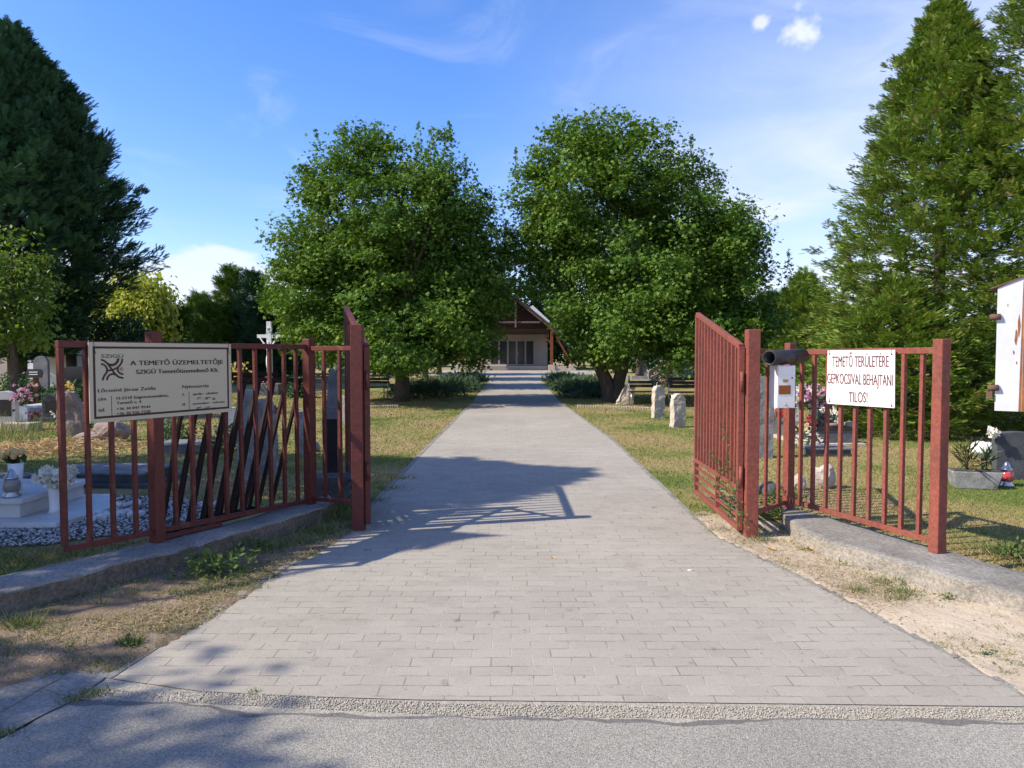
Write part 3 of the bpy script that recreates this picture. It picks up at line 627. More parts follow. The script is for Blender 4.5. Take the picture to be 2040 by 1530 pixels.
# ---------------------------------------------------------------- gate
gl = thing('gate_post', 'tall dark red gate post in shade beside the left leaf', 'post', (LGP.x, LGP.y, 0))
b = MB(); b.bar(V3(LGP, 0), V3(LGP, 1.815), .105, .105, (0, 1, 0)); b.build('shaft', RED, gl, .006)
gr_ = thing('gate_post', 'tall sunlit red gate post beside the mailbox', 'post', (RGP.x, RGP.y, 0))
b = MB(); b.bar(V3(RGP, 0), V3(RGP, 1.765), .105, .105, (0, 1, 0)); b.build('shaft', REDW_SUN, gr_, .006)
def leaf_gate(label, hinge, free, z_h, z_f, zb0, m):
    root = thing('gate_leaf', label, 'gate', (hinge.x, hinge.y, 0)); d = free - hinge; nr = side_of(hinge, free)
    P_ = lambda t, z: V3(hinge + d * t, z); top = lambda t: z_h + (z_f - z_h) * t
    b = MB(); b.bar(P_(0, zb0), P_(0, top(0)), .05, .05, nr); b.build('stile', m, root, .003)
    b = MB(); b.bar(P_(1, zb0), P_(1, top(1)), .045, .045, nr); b.build('stile', m, root, .003)
    b = MB(); b.bar(P_(0.0, top(0)), P_(1.0, top(1)), .045, .045, nr); b.build('top_rail', m, root, .003)
    b = MB(); b.bar(P_(0.01, zb0 + .02), P_(.99, zb0 + .02), .04, .045, nr); b.build('bottom_rail', m, root, .003)
    b = MB(); b.bar(P_(0.015, zb0 + .36), P_(.985, zb0 + .36), .038, .05, nr); b.build('mid_rail', m, root, .003)
    for k in (1, 2, 3):
        b = MB(); b.bar(P_(0.015, zb0 + .36 - .082 * k), P_(.985, zb0 + .36 - .082 * k), .02, .03, nr); b.build('lower_slat', m, root, .002)
    b = MB(); b.bar(P_(.45, zb0 + .04), P_(.45, zb0 + .34), .03, .04, nr); b.build('lower_upright', m, root, .002)
    nb = 13
    for i in range(1, nb):
        t = i / nb; b = MB(); b.bar(P_(t, zb0 + .385), P_(t, top(t) - .02), .03, .03, nr); b.build('bar', m, root, .002)
    for z in (.45, 1.25):
        b = MB(); b.tube([P_(-.022, z), P_(-.022, z + .16)], .017, 8); b.build('hinge', m, root)
LH = V3(LGP + Vector((.075, .02, 0)), 0); LF = Vector((-1.785, 7.86, 0))
RH = V3(RGP + Vector((-.085, .03, 0)), 0); RF = Vector((1.985, 7.8, 0))
leaf_gate('shaded red left gate leaf swung inward, seen almost edge on', LH, LF, 1.62, 2.05, .06, RED)
leaf_gate('sunlit red right gate leaf of close bars, swung inward, sloping top', RH, RF, 1.62, 1.98, .06, REDW_SUN)

# ---------------------------------------------------------------- lettering
def text_mesh(s_, bold=0.0):
    cu = bpy.data.curves.new('tmp', 'FONT'); cu.body = s_; cu.offset = bold if bold < .012 else .006; cu.size = 1; cu.fill_mode = 'FRONT' if hasattr(cu, 'fill_mode') else cu.fill_mode
    o = bpy.data.objects.new('tmp', cu); COL.objects.link(o); dg = bpy.context.evaluated_depsgraph_get(); dg.update()
    me = bpy.data.meshes.new_from_object(o.evaluated_get(dg)); vs = [v.co.copy() for v in me.vertices]; fs = [tuple(p.vertices) for p in me.polygons]
    bpy.data.objects.remove(o); bpy.data.curves.remove(cu); bpy.data.meshes.remove(me); return vs, fs
def put_text(mb, s_, p00, pr, ph, bold=0.012, lift=None, cap=None):
    """p00 baseline left, pr right end vector, ph cap-height vector"""
    vs, fs = text_mesh(s_, bold)
    x0 = min(v.x for v in vs); x1 = max(v.x for v in vs); h = cap or 0.72
    mb.add([p00 + pr * ((v.x - x0) / (x1 - x0)) + ph * (v.y / h) + (lift or Vector()) for v in vs], fs)

# ---------------------------------------------------------------- cream sign on the left fence
OFF = 0.045
pl = lambda px, py, off=OFF: plane_hit(px, py, LL, LC, off)
tl = pl(176, 681); tr = pl(460, 686); bl_ = pl(176, 844); br_ = pl(460, 820)
u = (V3(tr, 0) - V3(tl, 0)); wS = u.length; u.normalize(); nF = Vector((-u.y, u.x, 0)); nF = nF if nF.y < 0 else -nF
zT = (tl.z + tr.z) / 2 + .0; zB = (bl_.z + br_.z) / 2; hS = zT - zB
sg = thing('notice_sign', 'cream operator notice board with brown frame line and brown writing', 'sign', (tl.x, tl.y, zB))
SP = lambda s_, z, o_=0.0: V3(tl, 0) + u * s_ + Vector((0, 0, zB + z)) + nF * o_
def slab_on(mb, s0, s1, z0, z1, o0, o1):
    q = [SP(s, z, o) for o in (o0, o1) for s, z in ((s0, z0), (s1, z0), (s1, z1), (s0, z1))]
    mb.add(q, [(3, 2, 1, 0), (4, 5, 6, 7), (0, 1, 5, 4), (1, 2, 6, 5), (2, 3, 7, 6), (3, 0, 4, 7)])
b = MB(); slab_on(b, 0, wS, 0, hS, -.008, 0); b.build('board', CREAM, sg, .001)
b = MB(); g_ = .028; t_ = .015
slab_on(b, g_, wS - g_, hS - g_ - t_, hS - g_, .0003, .0016); slab_on(b, g_, wS - g_, g_, g_ + t_, .0003, .0016)
slab_on(b, g_, g_ + t_, g_ + t_, hS - g_ - t_, .0003, .0016); slab_on(b, wS - g_ - t_, wS - g_, g_ + t_, hS - g_ - t_, .0003, .0016)
b.build('border_line', BROWNT, sg)
def cr(cx, cy): return 170 + cx * 310 / 2040, 670 + cy * 310 / 2040
def s_z(cx, cy):
    p = pl(*cr(cx, cy)); f_ = (cx - 37) / 1878; yt = 72 + 33 * f_; yb = 1140 - 155 * f_
    return (V3(p, 0) - V3(tl, 0)).dot(u), hS * (1 - (cy - yt) / (yb - yt))
tx = MB()
def line(s_, x0, y0, x1, y1, ch, bold=.012):
    mb = MB()
    a = s_z(x0, y0); c_ = s_z(x1, y1); k = s_z(x0, y0 - ch)[1] - a[1]
    zz = (a[1] + c_[1]) / 2
    put_text(mb, s_, SP(a[0], zz, .002), SP(c_[0], zz) - SP(a[0], zz), Vector((0, 0, k)), 0.0)
    sh_ = .0035 if bold == 0 else .0018; put_text(mb, s_, SP(a[0] + sh_, zz, .0024), SP(c_[0], zz) - SP(a[0], zz), Vector((0, 0, k)), 0.0); mb.build('lettering', BROWNT, sg)
line('A TEMETŐ ÜZEMELTETŐJE', 585, 377, 1800, 362, 62, .0)
line('SZIGÜ Temetőüzemeltető Kft.', 663, 487, 1745, 467, 56, .0)
line('Lőcseiné Jécsai Zsófia', 163, 730, 920, 697, 46, .018)
line('cím', 165, 838, 268, 835, 44, .015); line('tel.', 167, 982, 258, 980, 46, .015)
line('H-2310 Szigetszentmiklós,', 407, 822, 1090, 792, 38, .012)
line('Temető u. 4.', 407, 885, 740, 868, 36, .012)
line('+36 30 847 9544', 407, 962, 850, 935, 34, .012); line('+36 30 926 7220', 407, 1023, 850, 998, 34, .012)
line('Nyitvatartás', 1270, 675, 1615, 668, 42, .016)
line('I.', 1275, 776, 1303, 776, 32, .01); line('II.', 1272, 906, 1322, 902, 32, .01)
line('április - október', 1408, 768, 1745, 752, 28, .01); line('7', 1460, 832, 1480, 832, 32, .01); line('00', 1484, 812, 1512, 812, 14, .01)
line('-  20', 1530, 830, 1603, 826, 32, .01); line('00', 1608, 808, 1635, 808, 14, .01); line('-ig', 1650, 826, 1700, 824, 30, .01)
line('november - március', 1408, 892, 1823, 870, 28, .01); line('8', 1460, 958, 1480, 957, 32, .01); line('00', 1484, 938, 1512, 938, 14, .01)
line('-  17', 1530, 956, 1603, 952, 32, .01); line('00', 1608, 932, 1635, 932, 14, .01); line('-ig', 1650, 952, 1700, 948, 30, .01)
for (x, y0, y1) in ((345, 775, 1050), (1360, 724, 972)):
    dv = MB(); a = s_z(x, y1); c_ = s_z(x, y0); slab_on(dv, a[0], a[0] + .003, a[1], c_[1], .0003, .002); dv.build('divider_line', BROWNT, sg)
# logo: crossing double arcs, with the word above it
lg = MB(); la = s_z(210, 572); lb = s_z(492, 290); x0, z0 = la; lw = lb[0] - la[0]; lh = lb[1] - la[1]
def stroke(pts, wd):
    for i in range(len(pts) - 1):
        a = Vector(pts[i]); c_ = Vector(pts[i + 1]); d = (c_ - a).normalized(); n_ = Vector((-d.y, d.x)) * wd / 2; e = d * wd * .05
        q = [a - n_ - e, c_ - n_ + e, c_ + n_ + e, a + n_ - e]
        q = [SP(x0 + p.x * lw, z0 + p.y * lh, .0018 + .00002 * i) for p in q]; lg.add(q, [(0, 1, 2, 3)])
def arcp(cx, cy, r, a0, a1, n=14): return [(cx + r * math.cos(R(a0 + (a1 - a0) * i / n)), cy + r * math.sin(R(a0 + (a1 - a0) * i / n))) for i in range(n + 1)]
stroke(arcp(.47, 1.02, .30, 180 + 40, 360, 12), .085); stroke([(0, .96), (.12, .92), (.27, .80), (.40, .62), (.50, .45), (.62, .28), (.78, .13), (1.0, .07)], .085)
stroke([(0, .76), (.12, .73), (.22, .63), (.27, .5), (.24, .36), (.12, .2), (.05, 0)], .085)
stroke([(.97, 1), (.95, .85), (.86, .70), (.74, .58), (.58, .50), (.42, .46), (.28, .44)], .085)
stroke([(.24, 0), (.28, .14), (.38, .25), (.52, .29), (.62, .24)], .085)
stroke([(.76, .58), (.74, .46), (.80, .34), (.90, .28), (1.0, .26)], .085)
stroke([(.80, 1.0), (.76, .86), (.66, .74), (.52, .68), (.42, .70)], .085)
stroke(arcp(.92, .50, .075, 0, 360, 16), .018)
put_text(lg, 'R', SP(x0 + .89 * lw, z0 + .465 * lh, .002), u * lw * .06, Vector((0, 0, lh * .075)), .0)
put_text(lg, 'SZIGÜ', SP(*s_z(207, 276), .002), u * lw, Vector((0, 0, s_z(207, 232)[1] - s_z(207, 276)[1])), .035)
lg.build('logo', BROWNT, sg)
for s_, z_ in ((.035, hS - .01), (wS - .03, hS - .01)):
    b = MB(); b.tube([SP(s_, z_ + .03, -.02), SP(s_, z_ + .012, .006), SP(s_ + .002, z_ - .03, .004), SP(s_ + .012, z_ - .07, .004)], .0015, 5); b.build('tie_wire', INK, sg)
b = MB(); b.tube([SP(-.09, .005, -.03), SP(-.02, .01, .0), SP(.012, .012, .004)], .0015, 5); b.build('tie_wire', INK, sg); b = MB(); b.tube([SP(wS + .08, .03, -.03), SP(wS - .01, .025, .004)], .0015, 5)
b.build('tie_wire', INK, sg)

# ---------------------------------------------------------------- white warning sign on the right fence
RTL = plane_hit(1649, 698, RC, RR, OFF); RTR = plane_hit(1783, 697, RC, RR, OFF); RBR = plane_hit(1782, 813, RC, RR, OFF); RBL = plane_hit(1646, 804, RC, RR, OFF)
ws = thing('warning_sign', 'white board with tall maroon capitals wired to the right fence', 'sign', tuple(RBL))
nW = side_of(RC, RR); nW = nW if nW.y < 0 else -nW
b = MB(); q = [RBL, RBR, RTR, RTL]; b.add([p - nW * .006 for p in q] + list(q), [(3, 2, 1, 0), (4, 5, 6, 7), (0, 1, 5, 4), (1, 2, 6, 5), (2, 3, 7, 6), (3, 0, 4, 7)]); b.build('board', WHITE, ws)
def on_r(cx, cy): return plane_hit(1480 + cx * 360 / 2040, 640 + cy * 360 / 2040, RC, RR, OFF)
for s_, (xa, ya), (xb, yb), ch in (('TEMETŐ TERÜLETÉRE', (1008, 513), (1645, 516), 122), ('GÉPKOCSIVAL BEHAJTANI', (952, 700), (1690, 730), 118), ('TILOS!', (1195, 913), (1405, 918), 120)):
    A = on_r(xa, ya); C = on_r(xb, yb); H_ = on_r(xa, ya - ch) - A
    tw = MB(); put_text(tw, s_, A + nW * .0012, C - A, H_, .0); put_text(tw, s_, A + nW * .0016 + (C - A).normalized() * .0028, C - A, H_, .0); tw.build('lettering', MAROON, ws)
for cx, cy in ((980, 368), (1683, 372), (980, 905), (1683, 955)):
    b = MB(); p = on_r(cx, cy); b.tube([p + nW * .001, p + nW * .006], .006, 8); b.tube([p + nW * .004, p + nW * .004 + Vector((0, 0, .035))], .0015, 4); b.build('tie_wire', INK, ws)

# ---------------------------------------------------------------- mailbox and pipe on the right
mp = W(1558, 812, 6.12); MBX = thing('mailbox', 'white metal mailbox with brown panel hung beside the gate post', 'mailbox', (mp.x, mp.y, mp.z), R(-22))
Tm = Matrix.Translation(mp) @ Matrix.Rotation(R(-22), 4, 'Z')
def mbx(nm, x0, x1, y0, y1, z0, z1, m, bev=.003):
    b = MB(); b.box(x0, x1, y0, y1, z0, z1, Tm); return b.build(nm, m, MBX, bev)
Tm = Matrix.Translation(mp) @ Matrix.Rotation(R(8), 4, 'Z'); MBX.rotation_euler = (0, 0, R(8))
mbx('box_body', -.075, .085, -.055, .075, 0, .355, WHITE)
mbx('flap', -.07, .08, -.062, -.0555, .275, .345, WHITE, .002)
mbx('brown_panel', -.062, .045, -.0575, -.0555, .115, .19, BROWNP, .002)
mbx('name_plate', -.025, .02, -.0575, -.0555, .215, .238, BRASS, .001)
mbx('keyhole', .05, .062, -.058, -.0555, .245, .257, INK, .001)
b = MB(); b.lathe([(.001, 0), (.009, .0), (.01, .004), (.006, .008)], 12); b.v = [tuple(Tm @ (Matrix.Translation((-.0, -.0555, .03)) @ Matrix.Rotation(R(90), 4, 'X') @ Vector(v))) for v in b.v]; b.build('lock', STEEL, MBX)
pa = W(1532, 713, 6.0); pb = W(1600, 709, 6.42)
pp = thing('plastic_pipe', 'short thick black pipe lying above the mailbox', 'pipe', tuple(pa))
d = (pb - pa).normalized(); b = MB(); sd_ = Vector((0, 0, 1)); u1 = d.cross(sd_).normalized(); v1 = d.cross(u1).normalized()
n = 24; vs = []
for p, r in ((pa, .052), (pa, .062), (pb, .062), (pb, .052)):
    for k in range(n): a = 2 * math.pi * k / n; vs.append(p + (u1 * math.cos(a) + v1 * math.sin(a)) * r)
fs = [(i * n + k, ((i + 1) % 4) * n + k, ((i + 1) % 4) * n + (k + 1) % n, i * n + (k + 1) % n) for i in range(4) for k in range(n)]
b.add(vs, fs, True); o = b.build('pipe_wall', BPIPE, pp); 
for nm_ in ('strap',):
    b = MB(); q = pa.lerp(pb, .62); b.tube([q + (u1 * math.cos(t) + v1 * math.sin(t)) * .0635 for t in [i * math.pi / 8 for i in range(17)]], .003, 5); b.build('strap', INK, pp)

# ---------------------------------------------------------------- rusty white cabinet at the right edge
cbp = W(1981, 818, 5.0); cx0, cz0 = cbp.x, cbp.z
CB = thing('notice_cabinet', 'grey white metal cabinet with rusty seam and padlock at the right edge', 'cabinet', (cx0 + .4, 5.0, 0), R(0))
Tc = Matrix.Translation((cx0, 5.0, cz0)) @ Matrix.Rotation(R(-37), 4, 'Z')
H0 = 0.84
b = MB(); b.prism([(0, 0), (.15, -.0), (.15, H0 + .07), (0, H0)], 0, .02, Tc); b.build('door', WMETAL, CB)
b = MB(); b.prism([(.1505, 0), (.9, -.0), (.9, H0 + .36), (.1505, H0 + .07)], .0, .02, Tc); b.build('front_panel', WMETAL, CB)
b = MB(); b.prism([(0, 0.0), (.9, 0), (.9, H0 + .35), (0, H0 - .01)], .0205, .25, Tc); b.build('case', WMETAL, CB)
b = MB(); b.prism([(-.04, H0 - .006), (.0, H0 + .006), (.92, H0 + .375), (.92, H0 + .383), (-.04, H0 + .0)], -.012, .28, Tc); b.build('roof_plate', RUSTD, CB)
b = MB(); b.prism([(.135, .0), (.1495, .0), (.1495, H0 + .06), (.143, H0 + .03)], -.0015, .0, Tc); b.build('rust_streak', RUST, CB)
b = MB(); b.prism([(.152, .001), (.2, .001), (.2, H0 + .09), (.152, H0 + .065)], -.002, .0, Tc); b.build('rusty_strip', RUST, CB)
for k_, (x0_, z0_, w0_, h0_) in enumerate(((.112, .50, .012, .11), (.126, .58, .010, .16), (.10, .40, .006, .03), (.118, .33, .005, .022), (.06, .72, .004, .02))):
    b = MB(); b.prism([(x0_ + w0_ * math.cos(t * .7) * (.7 + .3 * math.sin(t * 3 + k_)), z0_ + h0_ * .5 * math.sin(t * .7)) for t in range(9)], -.0012 - .0001 * k_, .0, Tc); b.build('rust_stain', RUST, CB)
for zz in (.155, H0 - .2):
    b = MB(); b.tube([Tc @ Vector((-.04, -.012, zz)), Tc @ Vector((.022, -.014, zz + .004))], [.02, .021], 12); b.build('hasp', RUSTD, CB)
b = MB(); b.box(-.05, -.012, -.025, .0, .085, .13, Tc); o = b.build('padlock', RUSTD, CB, .003)
b = MB(); b.tube([Tc @ Vector((-.042, -.012, .125)), Tc @ Vector((-.04, -.012, .16)), Tc @ Vector((-.03, -.012, .168)), Tc @ Vector((-.021, -.012, .16)), Tc @ Vector((-.02, -.012, .125))], .003, 6); b.build('shackle', STEEL, o)
o.children[0].parent = CB; 
for x_ in (.62, .85):
    b = MB(); b.bar(Tc @ Vector((x_, .3, 0)) * 1.0, Tc @ Vector((x_, .3, -cz0)), .05, .05); b.build('leg', RUSTD, CB)

# ---------------------------------------------------------------- maple trees
mdl = 23.8
TL = W(800, 800, mdl); TL.z = 0
mt = thing('maple_tree', 'round dense dark green tree left of the path', 'tree', tuple(TL))
lob = px_lobes(mdl, [(770, 470, 165, 190), (690, 560, 135, 150), (880, 530, 115, 190, .5), (650, 400, 60, 100), (740, 330, 70, 75), (850, 330, 75, 75), (790, 600, 190, 120, -.8), (622, 600, 72, 80), (930, 650, 85, 85), (720, 660, 130, 70, -1.2), (900, 440, 75, 110), (620, 520, 70, 70), (820, 670, 120, 60, -1.8), (952, 630, 48, 75), (945, 480, 58, 110), (960, 570, 52, 100), (590, 560, 42, 60), (645, 670, 45, 50), (985, 550, 28, 90)], 0.95)
sh = [(W(px, py, mdl).x, mdl + random.uniform(-1, 1), W(px, py + 70, mdl).z, W(px, py, mdl).z, .14) for px, py in ((678, 245), (640, 268), (606, 330), (735, 255), (835, 240), (862, 255), (895, 243), (925, 300), (548, 430), (770, 262), (700, 262), (950, 360), (590, 360), (984, 430))]
crown('crown', mt, lob, 1700, 66, .122, STAR, MAPLE, .40, .6, .3, .35, .75, sh)
limbs('trunk', mt, TL, [([TL + Vector((-.05, 0, -.05)), TL + Vector((.05, 0, 1.1)), TL + Vector((.2, .1, 2.4)), TL + Vector((.1, .1, 5)), TL + Vector((-.2, 0, 7.6))], .25, .05)] + auto_limbs(TL, 7.2, .28, 3.2, 9, 1.5))
TR = W(1212, 803, mdl); TR.z = 0
mt = thing('maple_tree', 'round sunlit green tree with forked trunk right of the path', 'tree', tuple(TR))
lob = px_lobes(mdl, [(1260, 470, 185, 190), (1150, 400, 100, 150), (1380, 560, 150, 145), (1150, 500, 95, 105, .4), (1250, 330, 85, 90), (1340, 380, 85, 90), (1440, 500, 80, 90), (1290, 640, 170, 100, -1), (1470, 620, 75, 90), (1400, 680, 110, 60, -.5), (1215, 660, 75, 75, -1.0), (1120, 320, 50, 70), (1060, 430, 40, 90), (1485, 560, 40, 60), (1080, 530, 45, 50), (1075, 420, 52, 100), (1080, 480, 55, 90), (1480, 640, 45, 60), (1045, 510, 34, 75)], .95)
sh = [(W(px, py, mdl).x, mdl + random.uniform(-1, 1), W(px, py + 90, mdl).z, W(px, py, mdl).z, .16) for px, py in ((1125, 222), (1110, 235), (1208, 222), (1232, 228), (1302, 232), (1262, 250), (1378, 268), (1385, 300), (1028, 290), (1062, 290), (1325, 268), (1180, 258), (1145, 240), (1437, 350), (1465, 400), (1490, 440), (1550, 505), (1010, 440), (1540, 520))]
crown('crown', mt, lob, 1800, 64, .122, STAR, MAPLE, .42, .6, .3, .35, .8, sh)
q = lambda px, py, dy=0: W(px, py, mdl + dy)
limbs('trunk', mt, TR, [([q(1218, 806), q(1212, 770), q(1190, 722), q(1168, 690), q(1150, 640, .2), q(1138, 570, .3), q(1120, 480, .4)], .27, .06),
                        ([q(1226, 806), q(1236, 745), q(1248, 700), q(1262, 640, -.3), q(1270, 540, -.3), q(1262, 420)], .25, .05),
                        ([q(1246, 705), q(1300, 640), q(1360, 560), q(1420, 500)], .13, .03), ([q(1160, 660), q(1190, 580), q(1210, 450), q(1215, 340)], .12, .03), ([q(1265, 600), q(1330, 500, .5), q(1360, 380)], .1, .02)])

for k, (x, y, r_, zc, lab) in enumerate(((-5.0, 33.5, 3.3, 4.6, 'second maple of the left row, hidden behind the big round one'), (-5.2, 43.5, 3.4, 4.6, 'third maple of the left row, nearest the chapel'), (-5.4, 54, 3.2, 4.4, 'last maple of the left row beside the forecourt'), (7.4, 34.5, 3.3, 4.8, 'second maple of the right row, behind the forked one'), (8.0, 46, 3.4, 4.8, 'third maple of the right row, far behind the forked one'))):
    root = thing('maple_tree', lab, 'tree', (x, y, 0))
    crown('crown', root, [(x, y, zc, r_, r_, 3.1), (x - 1, y - .5, zc + 1.4, r_ * .7, r_ * .7, 2.2), (x + .9, y + .6, zc - .4, r_ * .8, r_ * .8, 2.2)], 460, 40, .20, STAR, MAPLE, .55, .6, .4, .35, 1.5)
    limbs('trunk', root, (x, y, 0), auto_limbs((x, y, 0), zc + 2, .22, 2.4, 7, 2.0))
# ---------------------------------------------------------------- conifers
def conifer(name, label, px, D, top_y, bot_z, rad_px, m, nspray, size, trunk_r=.2, prof=None, tmpl=SPRAY, group=None, up=0.35, lump=0.35, tz=None, x=None, zt_=None, rad=None, cat='tree'):
    c = W(px, 700, D) if x is None else Vector((x, D, 0)); c.z = 0
    zt = W(px, top_y, D).z if zt_ is None else zt_; rr = rad_px * pm(D) if rad is None else rad
    root = thing(name, label, cat, tuple(c), 0, group)
    prof = prof or [(0, .55), (.12, .85), (.3, 1.0), (.55, .8), (.8, .45), (1, .04)]
    per = 22; ncl = nspray // per; t = rng.random(ncl) ** 0.9
    pr = np.interp(t, [p[0] for p in prof], [p[1] for p in prof]) * rr
    th = rng.random(ncl) * 2 * np.pi
    lump_n = np.array([noise.noise(Vector((math.cos(a) * 1.9, math.sin(a) * 1.9, tt * 7 + px * .01))) + .6 * noise.noise(Vector((math.cos(a) * 5, math.sin(a) * 5, tt * 18 + px * .01))) for a, tt in zip(th, t)])
    Lc = size * 2.6; rad_ = np.maximum(pr * (0.5 + 0.5 * rng.random(ncl) ** .45) * (1 + lump * lump_n) - Lc * .35, 0)
    dirs = unit(np.stack([np.cos(th) + rng.normal(size=ncl) * .25, np.sin(th) + rng.normal(size=ncl) * .25, up + rng.normal(size=ncl) * .25 + t * .5], 1))
    C = np.stack([c.x + np.cos(th) * rad_, c.y + np.sin(th) * rad_, bot_z + (zt - bot_z - Lc * .5) * t + lump_n * .25], 1)
    lat = unit(np.cross(dirs, np.array([0, 0, 1.0])) + 1e-6); nup = np.cross(lat, dirs)
    s = rng.random((ncl, per, 1)); sg = rng.choice([-1, 1], (ncl, per, 1)); wv = (1.15 - s) * rng.random((ncl, per, 1))
    P = C[:, None] + dirs[:, None] * s * Lc + lat[:, None] * sg * wv * Lc * .38 + nup[:, None] * rng.normal(size=(ncl, per, 1)) * Lc * .10 - np.array([0, 0, 1.0]) * (s * Lc) ** 2 * .25
    Aa = dirs[:, None] + lat[:, None] * sg * (.35 + .5 * rng.random((ncl, per, 1))) + rng.normal(size=(ncl, per, 3)) * .22
    Nn = nup[:, None] + rng.normal(size=(ncl, per, 3)) * .35
    P = P.reshape(-1, 3); A = Aa.reshape(-1, 3); Nn = Nn.reshape(-1, 3); n = len(P)
    T = np.clip(np.repeat(rng.random(ncl), per) * .65 + rng.random(n) * .35, 0, 1)
    scatter('crown', P, A, Nn, size * rng.uniform(.6, 1.3, n), tmpl, m, root, T)
    b = MB(); b.tube([c + Vector((0, 0, -.05)), c + Vector((0, 0, zt * .5)), c + Vector((0, 0, zt * .93))], [trunk_r, trunk_r * .6, .03], 9, True, .06)
    for i in range(16):
        zz = bot_z + (zt - bot_z) * random.uniform(.02, .7); a = random.uniform(0, 6.28); r2 = rr * .7 * (1 - zz / zt * .6)
        b.tube([c + Vector((0, 0, zz)), c + Vector((math.cos(a) * r2, math.sin(a) * r2, zz + .3))], [trunk_r * .25, .012], 5)
    b.build('trunk', BARK, root); return root
conifer('thuja_tree', 'tall sunlit conifer with pointed top behind the white sign', 1868, 15.5, 2, .15, 215, THUJA, 90000, .13, .16, [(0, .8), (.1, .97), (.3, 1.0), (.45, .88), (.6, .68), (.78, .4), (.92, .18), (1, .02)], up=.2, lump=.6)
conifer('thuja_tree', 'tallest sunlit conifer cut off by the right edge of the photo', 2150, 14.0, -280, .1, 275, THUJA, 95000, .13, .2, [(0, .8), (.15, .95), (.35, 1.0), (.55, .8), (.8, .42), (1, .03)], up=.2, lump=.6)
conifer('thuja_tree', 'low wide conifer filling the foot of the tall ones behind the fence', 1790, 14.2, 560, .05, 145, THUJA, 30000, .125, .1, [(0, .9), (.3, 1), (.7, .7), (1, .1)], up=.2)
conifer('cypress_tree', 'huge dark green conifer at the left with drooping tips', 34, 32, 62, 1.3, 190, CYPR, 90000, .36, .42, [(0, .3), (.09, .55), (.22, .84), (.48, 1.0), (.63, .85), (.75, .66), (.83, .48), (.91, .27), (1, .03)], up=.6, lump=.55)
conifer('blue_conifer', 'bluish dark conifer cut off by the left edge of the photo', -420, 6.75, 0, .6, 0, CYPR, 36000, .22, .25, [(0, .8), (.3, 1), (.55, 1), (.66, .86), (.77, .68), (.86, .5), (.94, .36), (1, .15)], up=.1, lump=.14, x=-10.1, zt_=8.9, rad=2.95)
conifer('shade_tree', 'low dense conifer standing outside the photo beside the left wall', -420, 4.3, 0, .3, 0, CYPR, 18000, .18, .1, [(0, .8), (.3, 1), (.75, 1), (.9, .7), (1, .3)], up=.1, lump=.12, x=-9.2, zt_=6.1, rad=1.6)
# small yellow green tree at the left edge
c = W(20, 600, 17); c.z = 0
yt = thing('young_tree', 'bright yellow green leafy tree in front of the huge dark conifer', 'tree', tuple(c))
crown('crown', yt, px_lobes(17, [(10, 590, 75, 90), (-60, 560, 90, 110), (60, 620, 50, 60), (40, 520, 40, 50), (80, 590, 30, 30), (30, 670, 80, 25), (-90, 660, 90, 60)], .9), 240, 30, .13, LEAF, YGREEN, .34, .5, .3, .4, .9)
limbs('trunk', yt, c, auto_limbs(c, 3.6, .12, 1.0, 6, 1.2))
# yellow willow, bushes and hedge trees of the background, left
def bgtree(name, label, D, lobes, ncl, per, ls, m, tm=LEAF, cr_=.5, droop=.3, group=None, flat=.6, cat='tree', trunk=True, shell=.45):
    c = W(lobes[0][0], 700, D); c.z = 0
    root = thing(name, label, cat, tuple(c), 0, group)
    L_ = px_lobes(D, lobes, 1.0); crown('crown', root, L_, ncl, per, ls, tm, m, cr_, flat, shell, droop, .05)
    tp = max(l[2] for l in L_)
    if trunk: limbs('trunk', root, c, auto_limbs(c, tp, .16, L_[0][3] * .8, 4, max(.4, tp * .3)))
    return root
bgtree('willow_tree', 'yellow drooping willow beyond the graves', 46, [(275, 640, 65, 70), (240, 640, 45, 55), (310, 640, 40, 60), (270, 600, 40, 38), (330, 660, 22, 40)], 420, 34, .30, WILLOW, LEAF, .75, 1.6, flat=1.5)
bgtree('shrub', 'dark green rounded bush in front of the yellow willow', 36, [(240, 672, 55, 45), (200, 680, 40, 35), (270, 690, 40, 30)], 130, 34, .22, DEEP, cat='bush')
for (px, ty, D, rp, lab, mm) in ((462, 532, 40, 30, 'narrow sunlit evergreen column beside the crucifix', HEDGEM), (508, 545, 39, 34, 'dark evergreen column behind the crucifix', CYPR), (372, 612, 47, 26, 'small pointed evergreen beside the willow', HEDGEM), (430, 600, 38.5, 40, 'bright green bushy evergreen left of the dark column', HEDGEM), (400, 585, 50, 34, 'pale green evergreen between willow and dark column', HEDGEM)):
    conifer('evergreen_tree', lab, px, D, ty, .1, rp, mm, 7000, .3, .15, [(0, .9), (.4, 1), (.75, .85), (.92, .55), (1, .15)], tmpl=SPRAYF, up=.6)
conifer('evergreen_tree', 'dark evergreen partly behind the left maple', 540, 38, 590, .1, 50, CYPR, 8000, .3, .15, [(0, .9), (.4, 1), (.75, .85), (1, .2)], tmpl=SPRAYF, up=.5)
